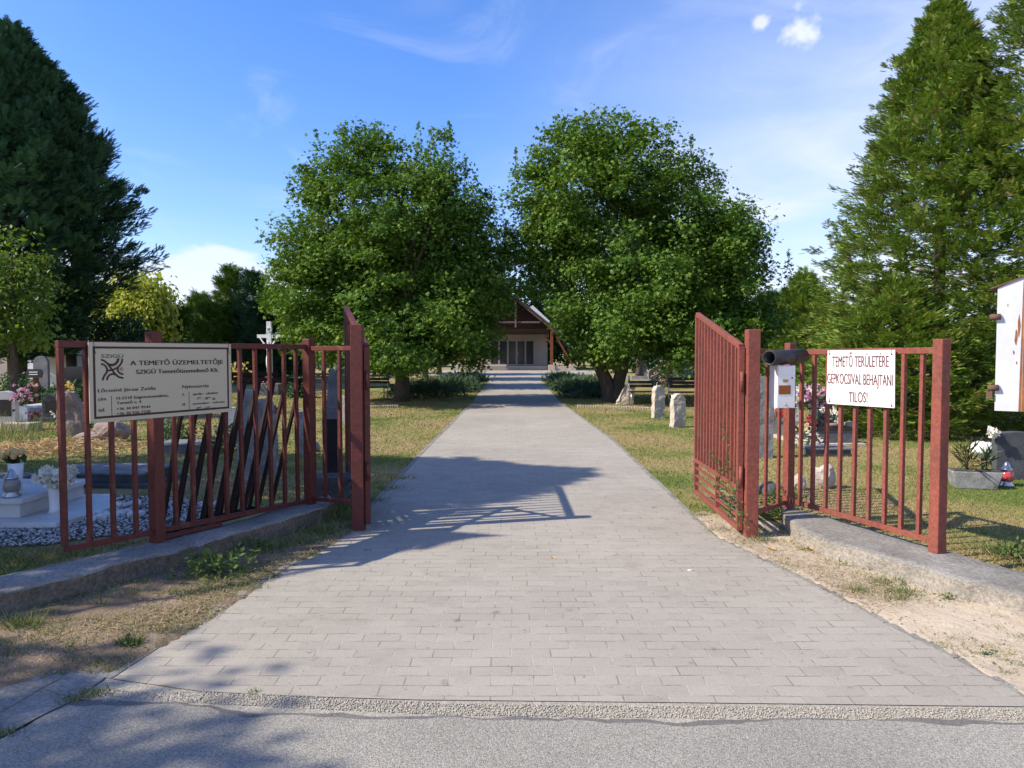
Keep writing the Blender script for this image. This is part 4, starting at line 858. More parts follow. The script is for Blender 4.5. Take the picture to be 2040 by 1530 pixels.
# right, between the maple and the tall conifers
conifer('evergreen_tree', 'pale green feathery conifer between maple and tall conifers', 1600, 30, 548, .1, 62, THUJA, 16000, .24, .15, [(0, .95), (.3, 1), (.6, .8), (.85, .5), (1, .08)], tmpl=SPRAYF, up=.4)
conifer('evergreen_tree', 'dark conifer standing close to the right of the maple', 1535, 34, 585, .1, 55, CYPR, 9000, .3, .15, [(0, .95), (.3, 1), (.6, .8), (.85, .5), (1, .08)], tmpl=SPRAYF, up=.4)
conifer('evergreen_tree', 'low green conifer left of the tall conifers behind the gate post', 1660, 22, 610, .1, 70, THUJA, 14000, .18, .12, [(0, .95), (.4, 1), (.7, .75), (1, .1)], tmpl=SPRAYF, up=.4)
# far row that closes the horizon
rowx = [-75, -62, -52, -43, -35, -28, -16, -9.5, 9.5, 14, 19.5, 26, 33, 42, 52, 64, 78]
for i, x in enumerate(rowx):
    D = 84 + 7 * math.sin(i * 2.1); hgt = 4.6 + 1.6 * math.sin(i * 1.7 + 1); r = 5.6
    if i in (2, 3, 4, 5, 6): hgt = 3.6
    root = thing('distant_tree', 'distant green tree in the row closing the cemetery', 'tree', (x, D, 0), 0, 'distant trees closing the cemetery')
    crown('crown', root, [(x, D, hgt * .5, r, 3.5, hgt * .5), (x + 2, D + 1, hgt * .68, r * .6, 3, hgt * .4), (x - 2.4, D - 1, hgt * .55, r * .6, 3, hgt * .4)], 150, 34, .55, LEAF, BGREEN, 1.0, .6, .4, .3, .05)
    limbs('trunk', root, (x, D, 0), [([(x, D, 0), (x, D, hgt * .8)], .25, .06)])
for x, y, h_, lab in ((-2.5, 92, 11.5, 'tall dark tree rising behind the left side of the chapel'), (4.5, 95, 12.0, 'tall dark tree rising behind the right side of the chapel')):
    root = thing('tall_tree', lab, 'tree', (x, y, 0)); crown('crown', root, [(x, y, h_ * .5, 4.5, 3, h_ * .5), (x + 1, y - 1, h_ * .7, 3, 2.5, h_ * .3)], 240, 34, .5, LEAF, DEEP, .9, .7, .4, .3, .05); limbs('trunk', root, (x, y, 0), [([(x, y, 0), (x, y, h_ * .8)], .3, .06)])
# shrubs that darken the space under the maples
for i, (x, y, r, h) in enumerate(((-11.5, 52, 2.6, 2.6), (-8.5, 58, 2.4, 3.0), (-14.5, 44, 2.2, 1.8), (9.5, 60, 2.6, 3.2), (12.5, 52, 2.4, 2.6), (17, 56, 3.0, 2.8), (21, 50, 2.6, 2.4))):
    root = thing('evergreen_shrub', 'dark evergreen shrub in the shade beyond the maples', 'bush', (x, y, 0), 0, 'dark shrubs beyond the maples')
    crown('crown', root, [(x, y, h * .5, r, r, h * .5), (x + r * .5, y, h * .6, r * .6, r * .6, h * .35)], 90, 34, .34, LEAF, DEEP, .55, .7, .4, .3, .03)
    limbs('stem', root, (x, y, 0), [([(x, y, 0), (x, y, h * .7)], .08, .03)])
# trees outside the frame whose shadows fall into it
x, y = -10.6, 0.55
root = thing('street_tree', 'leafy street tree standing left of the camera', 'tree', (x, y, 0))
crown('crown', root, [(x, y, 5.4, 2.4, 1.5, 2.0), (x + 1.2, y - .4, 6.2, 1.3, 1.2, 1.2), (x - 1, y, 4.8, 1.4, 1.2, 1.2)], 330, 34, .16, STAR, MAPLE, .45, .6, .3)
limbs('trunk', root, (x, y, 0), auto_limbs((x, y, 0), 6.5, .15, 1.8, 6, 2.4))

# junipers along the path
for i, (x, y, rx, ry, h) in enumerate(((-3.0, 26.2, 1.35, 1.7, .62), (-2.55, 30.5, 1.25, 2.6, .66), (-2.5, 36.5, 1.3, 3.2, .62), (2.95, 26.6, 1.2, 1.9, .45), (2.85, 31.5, 1.15, 2.8, .55), (2.9, 38, 1.2, 3.4, .55))):
    lab = ['front juniper mound left of the path, beside the trunk', 'middle juniper mound left of the path', 'farthest juniper mound left of the path', 'front juniper mound right of the path, beside the forked trunk', 'middle juniper mound right of the path', 'farthest juniper mound right of the path'][i]
    root = thing('juniper_shrub', lab, 'bush', (x, y, 0), 0, 'spreading junipers beside the path')
    h *= .78; crown('foliage', root, [(x, y, h * .3, rx, ry, h * .55), (x - .4, y - .5, h * .45, rx * .6, ry * .6, h * .5), (x + .3, y + .6, h * .5, rx * .6, ry * .5, h * .45)], 210, 26, .24, SPRAYF, JUNI, .28, .5, .5, -.2, .02)
    limbs('stem', root, (x, y, 0), [([(x, y, 0), (x + .4, y - .5, h * .4)], .04, .02), ([(x, y, 0), (x - .5, y + .5, h * .4)], .04, .02)])

#PART2

# ---------------------------------------------------------------- chapel
ch = thing('chapel', 'beige mortuary chapel with timber gable porch at the end of the path', 'building', (0.3, 70, 0))
def cb(nm, m, *boxes, parent=None, bev=0.0):
    b = MB()
    for bx in boxes: b.box(*bx)
    return b.build(nm, m, parent if parent is not None else ch, bev)
cb('wall', PLAST, (-3.6, -2.2, 74, 74.3, 0.3, 4.2), (2.25, 3.6, 74, 74.3, 0.3, 4.2), (-2.2, 2.25, 74, 74.3, 2.98, 4.2))
cb('side_wall', PLAST, (-3.6, -3.3, 74.301, 84, 0.3, 4.2)); cb('side_wall', PLAST, (3.3, 3.6, 74.301, 84, 0.3, 4.2)); cb('back_wall', PLAST, (-3.299, 3.299, 83.8, 84, 0.3, 4.2))
cb('porch_floor', mat('porch_stone', (0.36, 0.31, 0.24), (0.3, 0.26, 0.2), 3, 0.9, 0.004), (-3.9, 3.9, 69, 84, 0.02, 0.42))
cb('plinth', LIME, (3.42, 3.98, 67.7, 68.3, 0, .55)); cb('plinth', LIME, (5.35, 5.95, 67.7, 68.3, 0, .55)); cb('plinth', LIME, (-3.6, -3.04, 67.7, 68.3, 0, .55)); cb('plinth', LIME, (-5.6, -5.0, 67.7, 68.3, 0, .55))
cb('low_wall', LIME, (3.99, 5.34, 67.85, 68.15, 0, .42))
dw = 4.45 / 5
for i in range(5):
    x0 = -2.2 + dw * i; f = MB()
    f.box(x0, x0 + .08, 73.9, 74.02, .42, 2.975); f.box(x0 + dw - .08, x0 + dw, 73.9, 74.02, .42, 2.975); f.box(x0 + .08, x0 + dw - .08, 73.9, 74.02, 2.85, 2.975); f.box(x0 + .08, x0 + dw - .08, 73.9, 74.02, .42, .52)
    fo = f.build('door', FRAMEW, ch); g = MB(); g.box(x0 + .08, x0 + dw - .08, 73.95, 73.98, .52, 2.85); go = g.build('pane', GLASS, ch); go.parent = fo
    if i == 3: h_ = MB(); h_.box(x0 + .1, x0 + .14, 73.84, 73.9, 1.4, 1.7); ho = h_.build('handle', STEEL, ch); ho.parent = fo
for o in list(ch.children): pass
AP = (.33, 6.62); ER = (4.25, 3.45); EL = (-3.6, 3.45)
def rafter(nm, m, a, c_, y, w_=.22, d_=.16): b = MB(); b.bar((a[0], y, a[1]), (c_[0], y, c_[1]), d_, w_, (0, 1, 0)); return b.build(nm, m, ch)
rafter('rafter', WOODG, AP, ER, 67.9); rafter('rafter', WOODG, (AP[0] - .02, AP[1]), EL, 68.08)
rafter('tie_beam', WOODG, (-1.7, 4.5), (2.6, 4.5), 67.8, .2); rafter('king_post', WOODG, (AP[0], 6.5), (AP[0], 4.0), 67.65, .16)
rafter('post', WOODR, (3.7, .55), (3.7, 3.75), 68.0, .26, .26); rafter('post', WOODR, (-3.32, .55), (-3.32, 3.6), 68.0, .26, .26)
rafter('strut', WOODR, (4.1, 3.2), (5.65, .55), 68.05, .16); rafter('strut', WOODR, (-3.7, 3.0), (-5.3, .55), 68.05, .16)
rafter('brace', WOODR, (2.9, 3.4), (3.62, 2.6), 68.25, .14); rafter('brace', WOODR, (-2.5, 3.4), (-3.22, 2.6), 68.25, .14)
b = MB(); b.prism([(-2.9, 4.1), (3.55, 4.1), (AP[0], 6.55)], 69.6, 69.7); b.build('gable_boards', WOODD, ch)
cb('lintel', mat('lintel_board', (0.2, 0.14, 0.12), (0.15, 0.11, 0.09), 4, .8), (-3.7, 3.7, 73.6, 73.8, 3.52, 4.1)); cb('lintel_edge', FRAMEW, (-3.75, 3.75, 73.4, 73.599, 3.45, 3.52))
cb('porch_ceiling', WOODD, (-3.5, 3.8, 69.7, 73.6, 4.101, 4.2))
for sgn, E in ((1, ER), (-1, EL)):
    b = MB(); a = Vector((AP[0], 0, AP[1] + .12)); e = Vector((E[0] + .3 * sgn, 0, E[1] - .1)); d = (e - a); nn = Vector((-d.z, 0, d.x)).normalized() * sgn * .14
    if nn.z < 0: nn = -nn
    b.prism([(a.x, a.z), (e.x, e.z), (e.x + nn.x, e.z + nn.z), (a.x + nn.x, a.z + nn.z)], 67.5, 84.5); b.build('roof', ROOFM, ch)
    if sgn == 1:
        b = MB(); p = a + d * .30 + nn * 1.2; q = a + d * .72 + nn * 1.2; b.prism([(p.x, p.z), (q.x, q.z), (q.x + nn.x * 1.5, q.z + nn.z * 1.5), (p.x + nn.x * 2.6, p.z + nn.z * 2.6)], 68.6, 69.4); b.build('white_roof_strip', WHITE, ch)  # white strip raised above the right roof slope

# ---------------------------------------------------------------- gravestones and grave things
def arch(w_, h_, n=10, flat=0.45):     # outline with rounded top, base at 0
    r = w_ / 2; top = [(r * math.cos(a), h_ - r * flat * 2 + r * flat * 2 * math.sin(a)) for a in [math.pi * i / n for i in range(n + 1)]]
    return [(-r, 0)] + [] + [(r, 0)] + top
def outline(w_, h_, n=10, flat=.45):
    r = w_ / 2; k = r * 2 * flat
    return [(-r, 0), (r, 0)] + [(r * math.cos(math.pi * i / n), h_ - k + k * math.sin(math.pi * i / n)) for i in range(n + 1)]
def headstone(label, p, w_, d_, h_, m, rz=0, base=True, plaque=None, flat=.45, group=None, tilt=0, jag=0):
    root = thing('headstone', label, 'gravestone', (p[0], p[1], 0), R(rz), group)
    T = Matrix.Translation((p[0], p[1], 0)) @ Matrix.Rotation(R(rz), 4, 'Z') @ Matrix.Rotation(R(tilt), 4, 'Y')
    z0 = .1 if base else -.02
    b = MB(); b.prism([(x, z + z0) for x, z in outline(w_, h_ - z0, 10, flat)], -d_ / 2, d_ / 2, T)
    if jag: b.rough(jag, 6, p[0])
    b.build('slab', m, root, .008)
    if base: b = MB(); b.box(-w_ * .62, w_ * .62, -d_ * 1.1, d_ * 1.1, 0, z0, T); b.build('foot', m, root, .006)
    if plaque: b = MB(); b.box(-w_ * .32, w_ * .32, -d_ / 2 - .012, -d_ / 2 - .002, h_ * .35, h_ * .78, T); b.build('plaque', plaque, root)
    return root
def rock(label, p, r, m, seed, amp=.35, name='boulder', cat='rock', sub=3):
    b = MB(); b.blob((p[0], p[1], r[2] * .75), r, sub, amp, 1.3, seed, -.8); o = b.build(name, m, None, smooth=False); return tag(o, label, cat)
def monolith(name, label, cat, px, py, w_, d_, h_, m, rz=8, amp=.02, lean=(0, 0), top='round', seed=1, taper=0.0, z=0):
    p = G(px, py, z); b = subdiv_box(w_, d_, h_); out_ = []
    for v in b.v:
        x, y, zz = v; t = zz / h_
        if top == 'round' and t > .75: k = (t - .75) / .25; lim = math.sqrt(max(0, 1 - (abs(x) / (w_ / 2)) ** 2.5)); zz = h_ * (.75 + .25 * k * (0.35 + .65 * lim))
        sx = 1 - taper * t; q = Vector((x * sx, y * sx, zz)); q += noise.noise_vector(q * 7 + Vector((seed * 5, 0, 0))) * amp + noise.noise_vector(q * 22 + Vector((seed, 3, 0))) * amp * .4
        q.x += lean[0] * t; q.y += lean[1] * t; out_.append(tuple(q))
    T = Matrix.Translation(p) @ Matrix.Rotation(R(rz), 4, 'Z'); b.v = [tuple(T @ Vector(v)) for v in out_]
    import bmesh
    o = b.build(name, m); bm = bmesh.new(); bm.from_mesh(o.data); bmesh.ops.remove_doubles(bm, verts=bm.verts, dist=.004); bm.to_mesh(o.data); bm.free()
    return tag(o, label, cat)
def tomb(label, x0, x1, y0, y1, h, m, rz=0, top=None, kerb=None, name='tomb', cat='grave'):
    cx_, cy_ = (x0 + x1) / 2, (y0 + y1) / 2; root = thing(name, label, cat, (cx_, cy_, 0), R(rz)); w_, d_ = (x1 - x0) / 2, (y1 - y0) / 2
    T = Matrix.Translation((cx_, cy_, 0)) @ Matrix.Rotation(R(rz), 4, 'Z')
    z0 = 0
    if kerb: b = MB(); b.box(-w_ - .12, w_ + .12, -d_ - .1, d_ + .1, 0, .05, T); b.build('kerb', kerb, root, .006); z0 = .05
    b = MB(); b.box(-w_, w_, -d_, d_, z0, h - .03, T); b.build('chest', m, root, .006)
    b = MB(); b.box(-w_ - .02, w_ + .02, -d_ - .02, d_ + .02, h - .03, h, T); b.build('lid', top or m, root, .006)
    return root
def blossoms(P0, r, n, m, parent, ps=.03, per=14, flat=.6):
    n = int(n * 2.2); ps = ps * 1.15
    C = np.array(P0) + np.clip(rng.normal(size=(n, 3)), -1.8, 1.8) * np.array([r, r, r * flat]) * .5
    Pn = np.repeat(C, per, 0); A = rng.normal(size=(len(Pn), 3)) + np.array([0, 0, .4]); Nn = rng.normal(size=(len(Pn), 3))
    return scatter('blossoms', Pn, A, Nn, ps * rng.uniform(.7, 1.2, len(Pn)), PETAL, m, parent, np.repeat(rng.random(n), per))
def leaves(P0, r, n, m, parent, ls=.06, name='leaves', up=.6, tm=LEAF):
    P = np.array(P0) + rng.normal(size=(n, 3)) * np.array([r, r, r * .6]) * .5
    A = rng.normal(size=(n, 3)) + np.array([0, 0, up]); return scatter(name, P, A, rng.normal(size=(n, 3)), ls * rng.uniform(.6, 1.3, n), tm, m, parent)
def bouquet(label, P, r, m, n=14, ps=.03, lf=True, name='flower_bunch', flat=.7):
    root = thing(name, label, 'flowers', tuple(P)); blossoms((P[0], P[1], P[2] + r * .6), r, n, m, root, ps, 14, flat)
    if lf: leaves((P[0], P[1], P[2] + r * .25), r, n * 3, LEAFD, root, ps * 1.8)
    return root

# near white marble grave, left
Tg = R(0)
wg = thing('tomb', 'white marble double grave slab in the shade at the left edge', 'grave', (-5.1, 7.0, 0))
b = MB(); b.add([(-7.0, 6.35, 0), (-4.05, 6.42, 0), (-3.92, 7.15, 0), (-4.3, 7.75, 0), (-7.0, 7.75, 0)] + [(-7.0, 6.35, .06), (-4.05, 6.42, .06), (-3.92, 7.15, .06), (-4.3, 7.75, .06), (-7.0, 7.75, .06)], [(4, 3, 2, 1, 0), (5, 6, 7, 8, 9), (0, 1, 6, 5), (1, 2, 7, 6), (2, 3, 8, 7), (3, 4, 9, 8)]); b.build('base_slab', MARBLE, wg, .006)
b = MB(); b.prism([(-6.8, .061), (-4.5, .061), (-4.5, .2), (-6.8, .2)], 6.6, 7.6); b.build('chest', MARBLE, wg, .006)
b = MB(); b.prism([(-6.8, .2005), (-4.44, .2005), (-4.44, .245), (-6.8, .245)], 6.54, 7.64); b.build('lid', MARBLE, wg, .006)
vp = W(33, 993, 6.95); vp = Vector((vp.x, 6.95, .245))
vz_ = thing('flower_vase', 'tall white square vase on the marble grave', 'vase', tuple(vp)); b = MB(); b.lathe([(.05, 0), (.056, .1), (.068, .27), (.058, .27), (.05, .2)], 8, vp); b.build('body', WHITE, vz_)
tb = thing('tulip_bunch', 'yellow cream tulips standing in the white square vase', 'flowers', (vp.x, vp.y, .5))
for k, (dx, dz) in enumerate(((-.10, .085), (-.055, .11), (-.01, .12), (.035, .115), (.075, .125), (-.07, .07), (.01, .08))):
    b = MB(); c_ = Vector((vp.x + dx, vp.y - .04 + .02 * (k % 3), .5 + dz)); b.lathe([(.008, -.03), (.024, -.018), (.03, .004), (.026, .024), (.014, .036)], 8, c_); b.build('tulip', TULIP, tb)
leaves((vp.x - .01, vp.y, .50), .05, 22, LEAFD, tb, .10, up=2.2)
def lantern(label, P, h, glass):
    root = thing('grave_lantern', label, 'lantern', tuple(P)); r = h * .27
    b = MB(); b.lathe([(r * 1.05, 0), (r * 1.1, h * .05), (r * .75, h * .14), (r * .85, h * .2)], 14, P); b.build('foot', STEEL, root)
    b = MB(); b.lathe([(r * .85, h * .201), (r * 1.02, h * .3), (r * 1.02, h * .5), (r * .8, h * .64)], 14, P); b.build('glass', glass, root)
    b = MB(); b.lathe([(r * .85, h * .641), (r * .8, h * .7), (r * .5, h * .78), (r * .45, h * .86), (r * .25, h * .96), (r * .08, h)], 14, P); b.build('lid', STEEL, root); return root
lp = W(18, 1003, 6.62); lantern('small glass lantern with metal lid on the marble grave', Vector((lp.x - .0, 6.66, .245)), .26, CLGL)
fp = G(109, 1020, .06); vv = thing('flower_vase', 'round white vase standing on the marble base slab', 'vase', tuple(fp)); b = MB(); b.lathe([(.06, 0), (.045, .03), (.048, .2), (.056, .24), (.046, .24)], 14, fp); b.build('body', WHITE, vv)
bouquet('large white chrysanthemums in the round white vase', Vector((fp.x + .03, fp.y, .30)), .15, WPET, 46, .05, False, flat=.5)
tomb('low dark concrete grave box in the shade behind the white grave', -5.5, -4.3, 8.5, 9.2, .17, DGREY, -3, GREYST, DGREY)
tomb('low grey double kerb grave at the left edge', -7.2, -5.85, 8.1, 8.9, .1, DGREY, 0, GREYST)
# pebbles and soil between the graves
peb_poly = [tuple(G(*p)[:2]) for p in ((-60, 1092), (-60, 1035), (130, 1048), (215, 1012), (170, 985), (300, 992), (430, 1000), (440, 1020), (380, 1050), (330, 1068), (200, 1070), (90, 1088))]
sheet('gravel_bed', peb_poly, .004, SOIL)
OCT = (np.array([(.5, 0, 0), (-.5, .1, 0), (.05, .45, .05), (0, -.45, 0), (0, 0, .3), (0, 0, -.2)]), np.array([(0, 2, 4), (2, 1, 4), (1, 3, 4), (3, 0, 4), (2, 0, 5), (1, 2, 5), (3, 1, 5), (0, 3, 5)]))
xs = [p[0] for p in peb_poly]; ys = [p[1] for p in peb_poly]; q = np.stack([rng.uniform(min(xs), max(xs), 9000), rng.uniform(min(ys), max(ys), 9000)], 1); q = q[in_poly(q[:, 0], q[:, 1], peb_poly)]
pp_ = np.column_stack([q, np.full(len(q), .012)]); o = scatter('pebbles', pp_, np.column_stack([rng.normal(size=(len(q), 2)), np.zeros(len(q))]), np.tile([0, 0, 1.0], (len(q), 1)), rng.uniform(.018, .05, len(q)), OCT, PEB); tag(o, kind='stuff')
sp_ = G(235, 1030); 
for k in range(16):
    a = k * .7; b = MB(); r_ = .035 + .02 * random.random(); b.blob((sp_.x + math.cos(a) * .22 * random.random() * 1.6, sp_.y + math.sin(a) * .16 * random.random() * 1.6, .03), (r_ * 1.3, r_, r_ * .8), 1, .3, 2, k); o = b.build('white_stone', MARBLE, None, smooth=False); tag(o, 'white fist sized stone in the heap on the gravel bed', 'stone', 'white stones heaped on the gravel bed')
pr = thing('pottery_ring', 'broken white ring shaped pot on the stone heap', 'pot', (sp_.x, sp_.y + .05, .06)); b = MB(); b.tube([(sp_.x + .11 * math.cos(i * .5) + .04, sp_.y + .1 + .07 * math.sin(i * .5), .1 + .02 * math.sin(i)) for i in range(10)], .022, 8); b.build('rim', MARBLE, pr)

# weathered headstones behind the spare panels
monolith('headstone', 'tall shaded blue grey headstone, straight top, behind the leaning panels', 'gravestone', 492, 962, .23, .12, 1.12, WSTONE, 18, .012, (.02, .0), 'flat', 2)
monolith('headstone', 'tall weathered marble headstone with black stains and round top', 'gravestone', 530, 944, .30, .14, .98, WSTONE, -12, .016, (-.02, 0), 'round', 4)
gb_ = G(660, 996); ob = thing('obelisk', 'slim grey granite obelisk on a black pedestal behind the fence', 'gravestone', (gb_.x, gb_.y, .28))
b = MB(); ox, oy = gb_.x - .0, gb_.y + .12
def frus(mb, x, y, z0, z1, w0, w1): mb.add([(x - w0, y - w0, z0), (x + w0, y - w0, z0), (x + w0, y + w0, z0), (x - w0, y + w0, z0), (x - w1, y - w1, z1), (x + w1, y - w1, z1), (x + w1, y + w1, z1), (x - w1, y + w1, z1)], [(3, 2, 1, 0), (4, 5, 6, 7), (0, 1, 5, 4), (1, 2, 6, 5), (2, 3, 7, 6), (3, 0, 4, 7)])
frus(b, ox, oy, .28, .86, .058, .06); b.build('pedestal', BLACK, ob, .003); b = MB(); frus(b, ox, oy, .861, .97, .075, .072); b.build('collar', GREYST, ob, .003)
b = MB(); frus(b, ox - .0, oy, .971, 1.36, .062, .034); frus(b, ox, oy, 1.3601, 1.41, .034, .004); b.build('shaft', GREYST, ob, .002)
monolith('stone_block', 'rough dark stone block under the slim obelisk', 'stone', 660, 1000, .44, .34, .28, DGREY, 4, .02, (0, 0), 'flat', 7)
monolith('headstone', 'narrow grey stone with flared top beside the fence corner post', 'gravestone', 603, 906, .12, .1, .68, WSTONE, 10, .006, (0, 0), 'flat', 9, -.75)
rock('small pale stone at the foot of the corner post', G(626, 900), (.09, .08, .1), WSTONE, 3)
b = MB(); p = G(692, 846); b.prism([(-.16, 0), (.2, 0), (.2, .28), (.02, .42), (-.03, .62), (-.13, .64), (-.16, .5)], -.06, .06, Matrix.Translation(p)); b.rough(.01, 8); tag(b.build('headstone', LIME, None, .01), 'broken pale curved headstone just left of the gate post', 'gravestone')
# pinkish boulders
p = G(146, 866); b = subdiv_box(.44, .3, .82); b.v = [tuple(p + Matrix.Rotation(R(12), 3, 'Z') @ (Vector((v[0] * (1 - .35 * max(0, v[0] * 2 / .44) * v[2] / .82), v[1], v[2] * (1 - .3 * max(0, v[0] / .22)))) + noise.noise_vector(Vector(v) * 5) * .05)) for v in b.v]; tag(b.build('boulder', PINKST, None), 'upright pinkish rough boulder between the first two fence bars', 'rock')
rock('low pinkish boulder under the cream sign', G(222, 878), (.34, .22, .2), PINKST, 5, .3)
rock('flat pinkish rock left of the low boulder', G(176, 880), (.22, .16, .1), PINKST, 8, .3)
headstone('small green grey headstone under the cream sign', G(328, 875), .26, .1, .36, mat('green_stone', (.10, .12, .10), (.07, .09, .07), 7, .8, .003), 5, False)
tomb('low pale grave with reddish rim seen under the sign', -5.6, -4.85, 11.3, 12.0, .15, GREYST, 4, GREYST)
headstone('dark rounded headstone with pale edge near the left end bar', G(106, 840), .42, .12, .62, DGREY, 10, True, BLACK)
w1 = headstone('white arched headstone with black plaque at the left edge', G(14, 856), .42, .16, .8, MARBLE, 8, True, BLACK, .4)
b = MB(); b.box(-10.3, -9.7, 14.6, 15.0, 0, .16); tag(b.build('kerbstone', LIME, None, .01), 'pale concrete kerb block in front of the white headstone', 'stone')
p = G(46, 838); root = thing('book_vase', 'small white book shaped vase on the pale kerb', 'vase', tuple(p)); b = MB(); b.prism(outline(.26, .34, 8, .3), -.04, .04, Matrix.Translation(p + Vector((0, 0, .0)))); b.build('body', WHITE, root)
bouquet('pink and white flowers beside the white arched headstone', Vector((-10.0, 14.9, .62)), .24, PINK, 14, .04)
headstone('plain grey rounded headstone beneath the huge dark conifer', Vector((-18.1, 28, 0)), .56, .14, 1.48, GREYST, 0, False, None, .5)
p = Vector((-14.4, 22, 0)); root = thing('grave_marker', 'red brown wooden grave post with small dark plaque', 'grave marker', tuple(p)); b = MB(); b.box(p.x - .06, p.x + .06, 21.95, 22.05, 0, .84); b.build('post', WOODR, root); b = MB(); b.prism([(-.2, .845), (.2, .845), (.24, 1.0), (.18, 1.1), (-.18, 1.1), (-.24, 1.0)], 21.9, 22.0, Matrix.Translation((p.x, 0, 0))); b.build('plaque', BLACK, root)
for k in (0, 1): 
    b = MB(); b.box(p.x - .13, p.x + .13, 21.885, 21.899, .93 + .07 * k, .955 + .07 * k); b.build('white_line', WHITE, root)
# far left pale mausoleum and steps
root = thing('mausoleum', 'pale plastered burial vault at the left edge beneath the conifer', 'building', (-33.5, 46, 0)); b = MB(); b.box(-35, -31.0, 45, 48, 0, 2.0); b.build('wall', PLAST, root); b = MB(); b.box(-35.2, -30.8, 44.8, 48.2, 2.001, 2.15); b.build('roof', LIME, root)
for k in range(5):
    b = MB(); b.box(-29.2, -25.4, 42 + .35 * k, 42.34 + .35 * k, 0, .25 + .25 * k); tag(b.build('stone_step', MARBLE, None, .01), 'pale stone step behind the grey rounded headstone', 'step', 'pale steps beneath the conifer')
root = thing('monument', 'bright white slanted marble monument behind the grey headstone', 'gravestone', (-21.2, 34.5, 0)); b = MB(); b.prism([(-.75, 0), (.75, 0), (.75, 1.7), (-.1, 1.95), (-.75, 1.75)], -.2, .2, Matrix.Translation((-21.2, 34.5, 0))); b.build('slab', WHITE, root, .01); b = MB(); b.box(-20.95, -20.5, 34.2, 34.299, .4, 1.55); b.build('plaque', BLACK, root)
headstone('very dark headstone with flower vase seen past the left bars', G(152, 800), .7, .16, 1.15, BLACK, 0, True, None, .1)
bouquet('yellow and green flowers in front of the very dark headstone', G(152, 806) + Vector((0, -.3, .45)), .22, YPET, 12, .045)
# crucifix
cp = Vector((W(537, 700, 28).x, 28, 0)); cx_ = cp.x
cru = thing('crucifix', 'tall white stone crucifix with figure rising above the fence', 'monument', tuple(cp))
b = MB(); b.box(cx_ - .45, cx_ + .45, 27.6, 28.4, 0, .42); b.build('plinth', GREYST, cru, .01)
b = MB(); b.box(cx_ - .085, cx_ + .085, 27.92, 28.08, .421, 2.80); b.build('upright', WHITE, cru, .006)
b = MB(); b.box(cx_ - .45, cx_ - .0855, 27.93, 28.07, 2.17, 2.30); b.box(cx_ + .0855, cx_ + .45, 27.93, 28.07, 2.17, 2.30); b.build('cross_arm', WHITE, cru, .006)
b = MB(); b.box(cx_ - .05, cx_ + .11, 27.88, 27.918, 2.42, 2.56); b.build('title_plate', WHITE, cru)
def skin_fig(name, verts, edges, radii, m, parent):
    me = bpy.data.meshes.new(name); me.from_pydata([tuple(Vector(v) - Vector(parent.location)) for v in verts], edges, []); o = link_mesh(name, me, m, parent)
    md = o.modifiers.new('skin', 'SKIN'); md.use_smooth_shade = True
    for i, r in enumerate(radii): me.skin_vertices[0].data[i].radius = (r, r) if not isinstance(r, tuple) else r
    me.skin_vertices[0].data[0].use_root = True
    s = o.modifiers.new('sub', 'SUBSURF'); s.levels = 2; s.render_levels = 2; return o
Y = 27.82; c0 = cx_ + .03
skin_fig('figure', [(c0, Y, 1.45), (c0, Y, 1.6), (c0, Y - .01, 1.78), (c0, Y, 1.88), (c0 + .01, Y - .03, 1.95), (c0 + .01, Y - .04, 2.05), (c0 - .11, Y, 1.86), (c0 - .24, Y + .02, 2.04), (c0 - .38, Y + .06, 2.22), (c0 + .11, Y, 1.86), (c0 + .23, Y + .02, 2.04), (c0 + .34, Y + .06, 2.22), (c0 - .05, Y - .02, 1.38), (c0 - .03, Y - .1, 1.1), (c0 + .0, Y - .01, .82), (c0 + .01, Y - .08, .74), (c0 + .06, Y - .02, 1.38), (c0 + .06, Y - .1, 1.1), (c0 + .03, Y - .01, .84), (c0 + .04, Y - .09, .76)],
         [(0, 1), (1, 2), (2, 3), (3, 4), (4, 5), (3, 6), (6, 7), (7, 8), (3, 9), (9, 10), (10, 11), (0, 12), (12, 13), (13, 14), (14, 15), (0, 16), (16, 17), (17, 18), (18, 19)],
         [(.09, .07), (.075, .06), (.095, .07), (.07, .055), .035, (.055, .06), .04, .03, .022, .04, .03, .022, .06, .042, .025, .02, .06, .042, .025, .02], WHITE, cru)
bouquet('yellow daisies in a bed left of the crucifix', Vector((-10.3, 27.2, .55)), .55, YPET, 30, .05); bouquet('pink flowers in front of the crucifix plinth', Vector((cx_ + .2, 27.2, .35)), .3, PINK, 14, .05)
bouquet('magenta flowers hanging at the weathered marble headstone', Vector((G(546, 815).x * .0 + W(547, 815, 9.45).x, 9.45, .78)), .07, RPET, 8, .025)
root = thing('round_shrub', 'small dense green shrub behind the fence bars', 'bush', (W(592, 780, 26).x, 26, 0)); crown('foliage', root, [(W(592, 780, 26).x, 26, .35, .42, .4, .4)], 40, 30, .11, LEAF, DEEP, .18, .8, .4); limbs('stem', root, root.location, [([root.location.copy(), root.location + Vector((0, 0, .4))], .03, .02)])

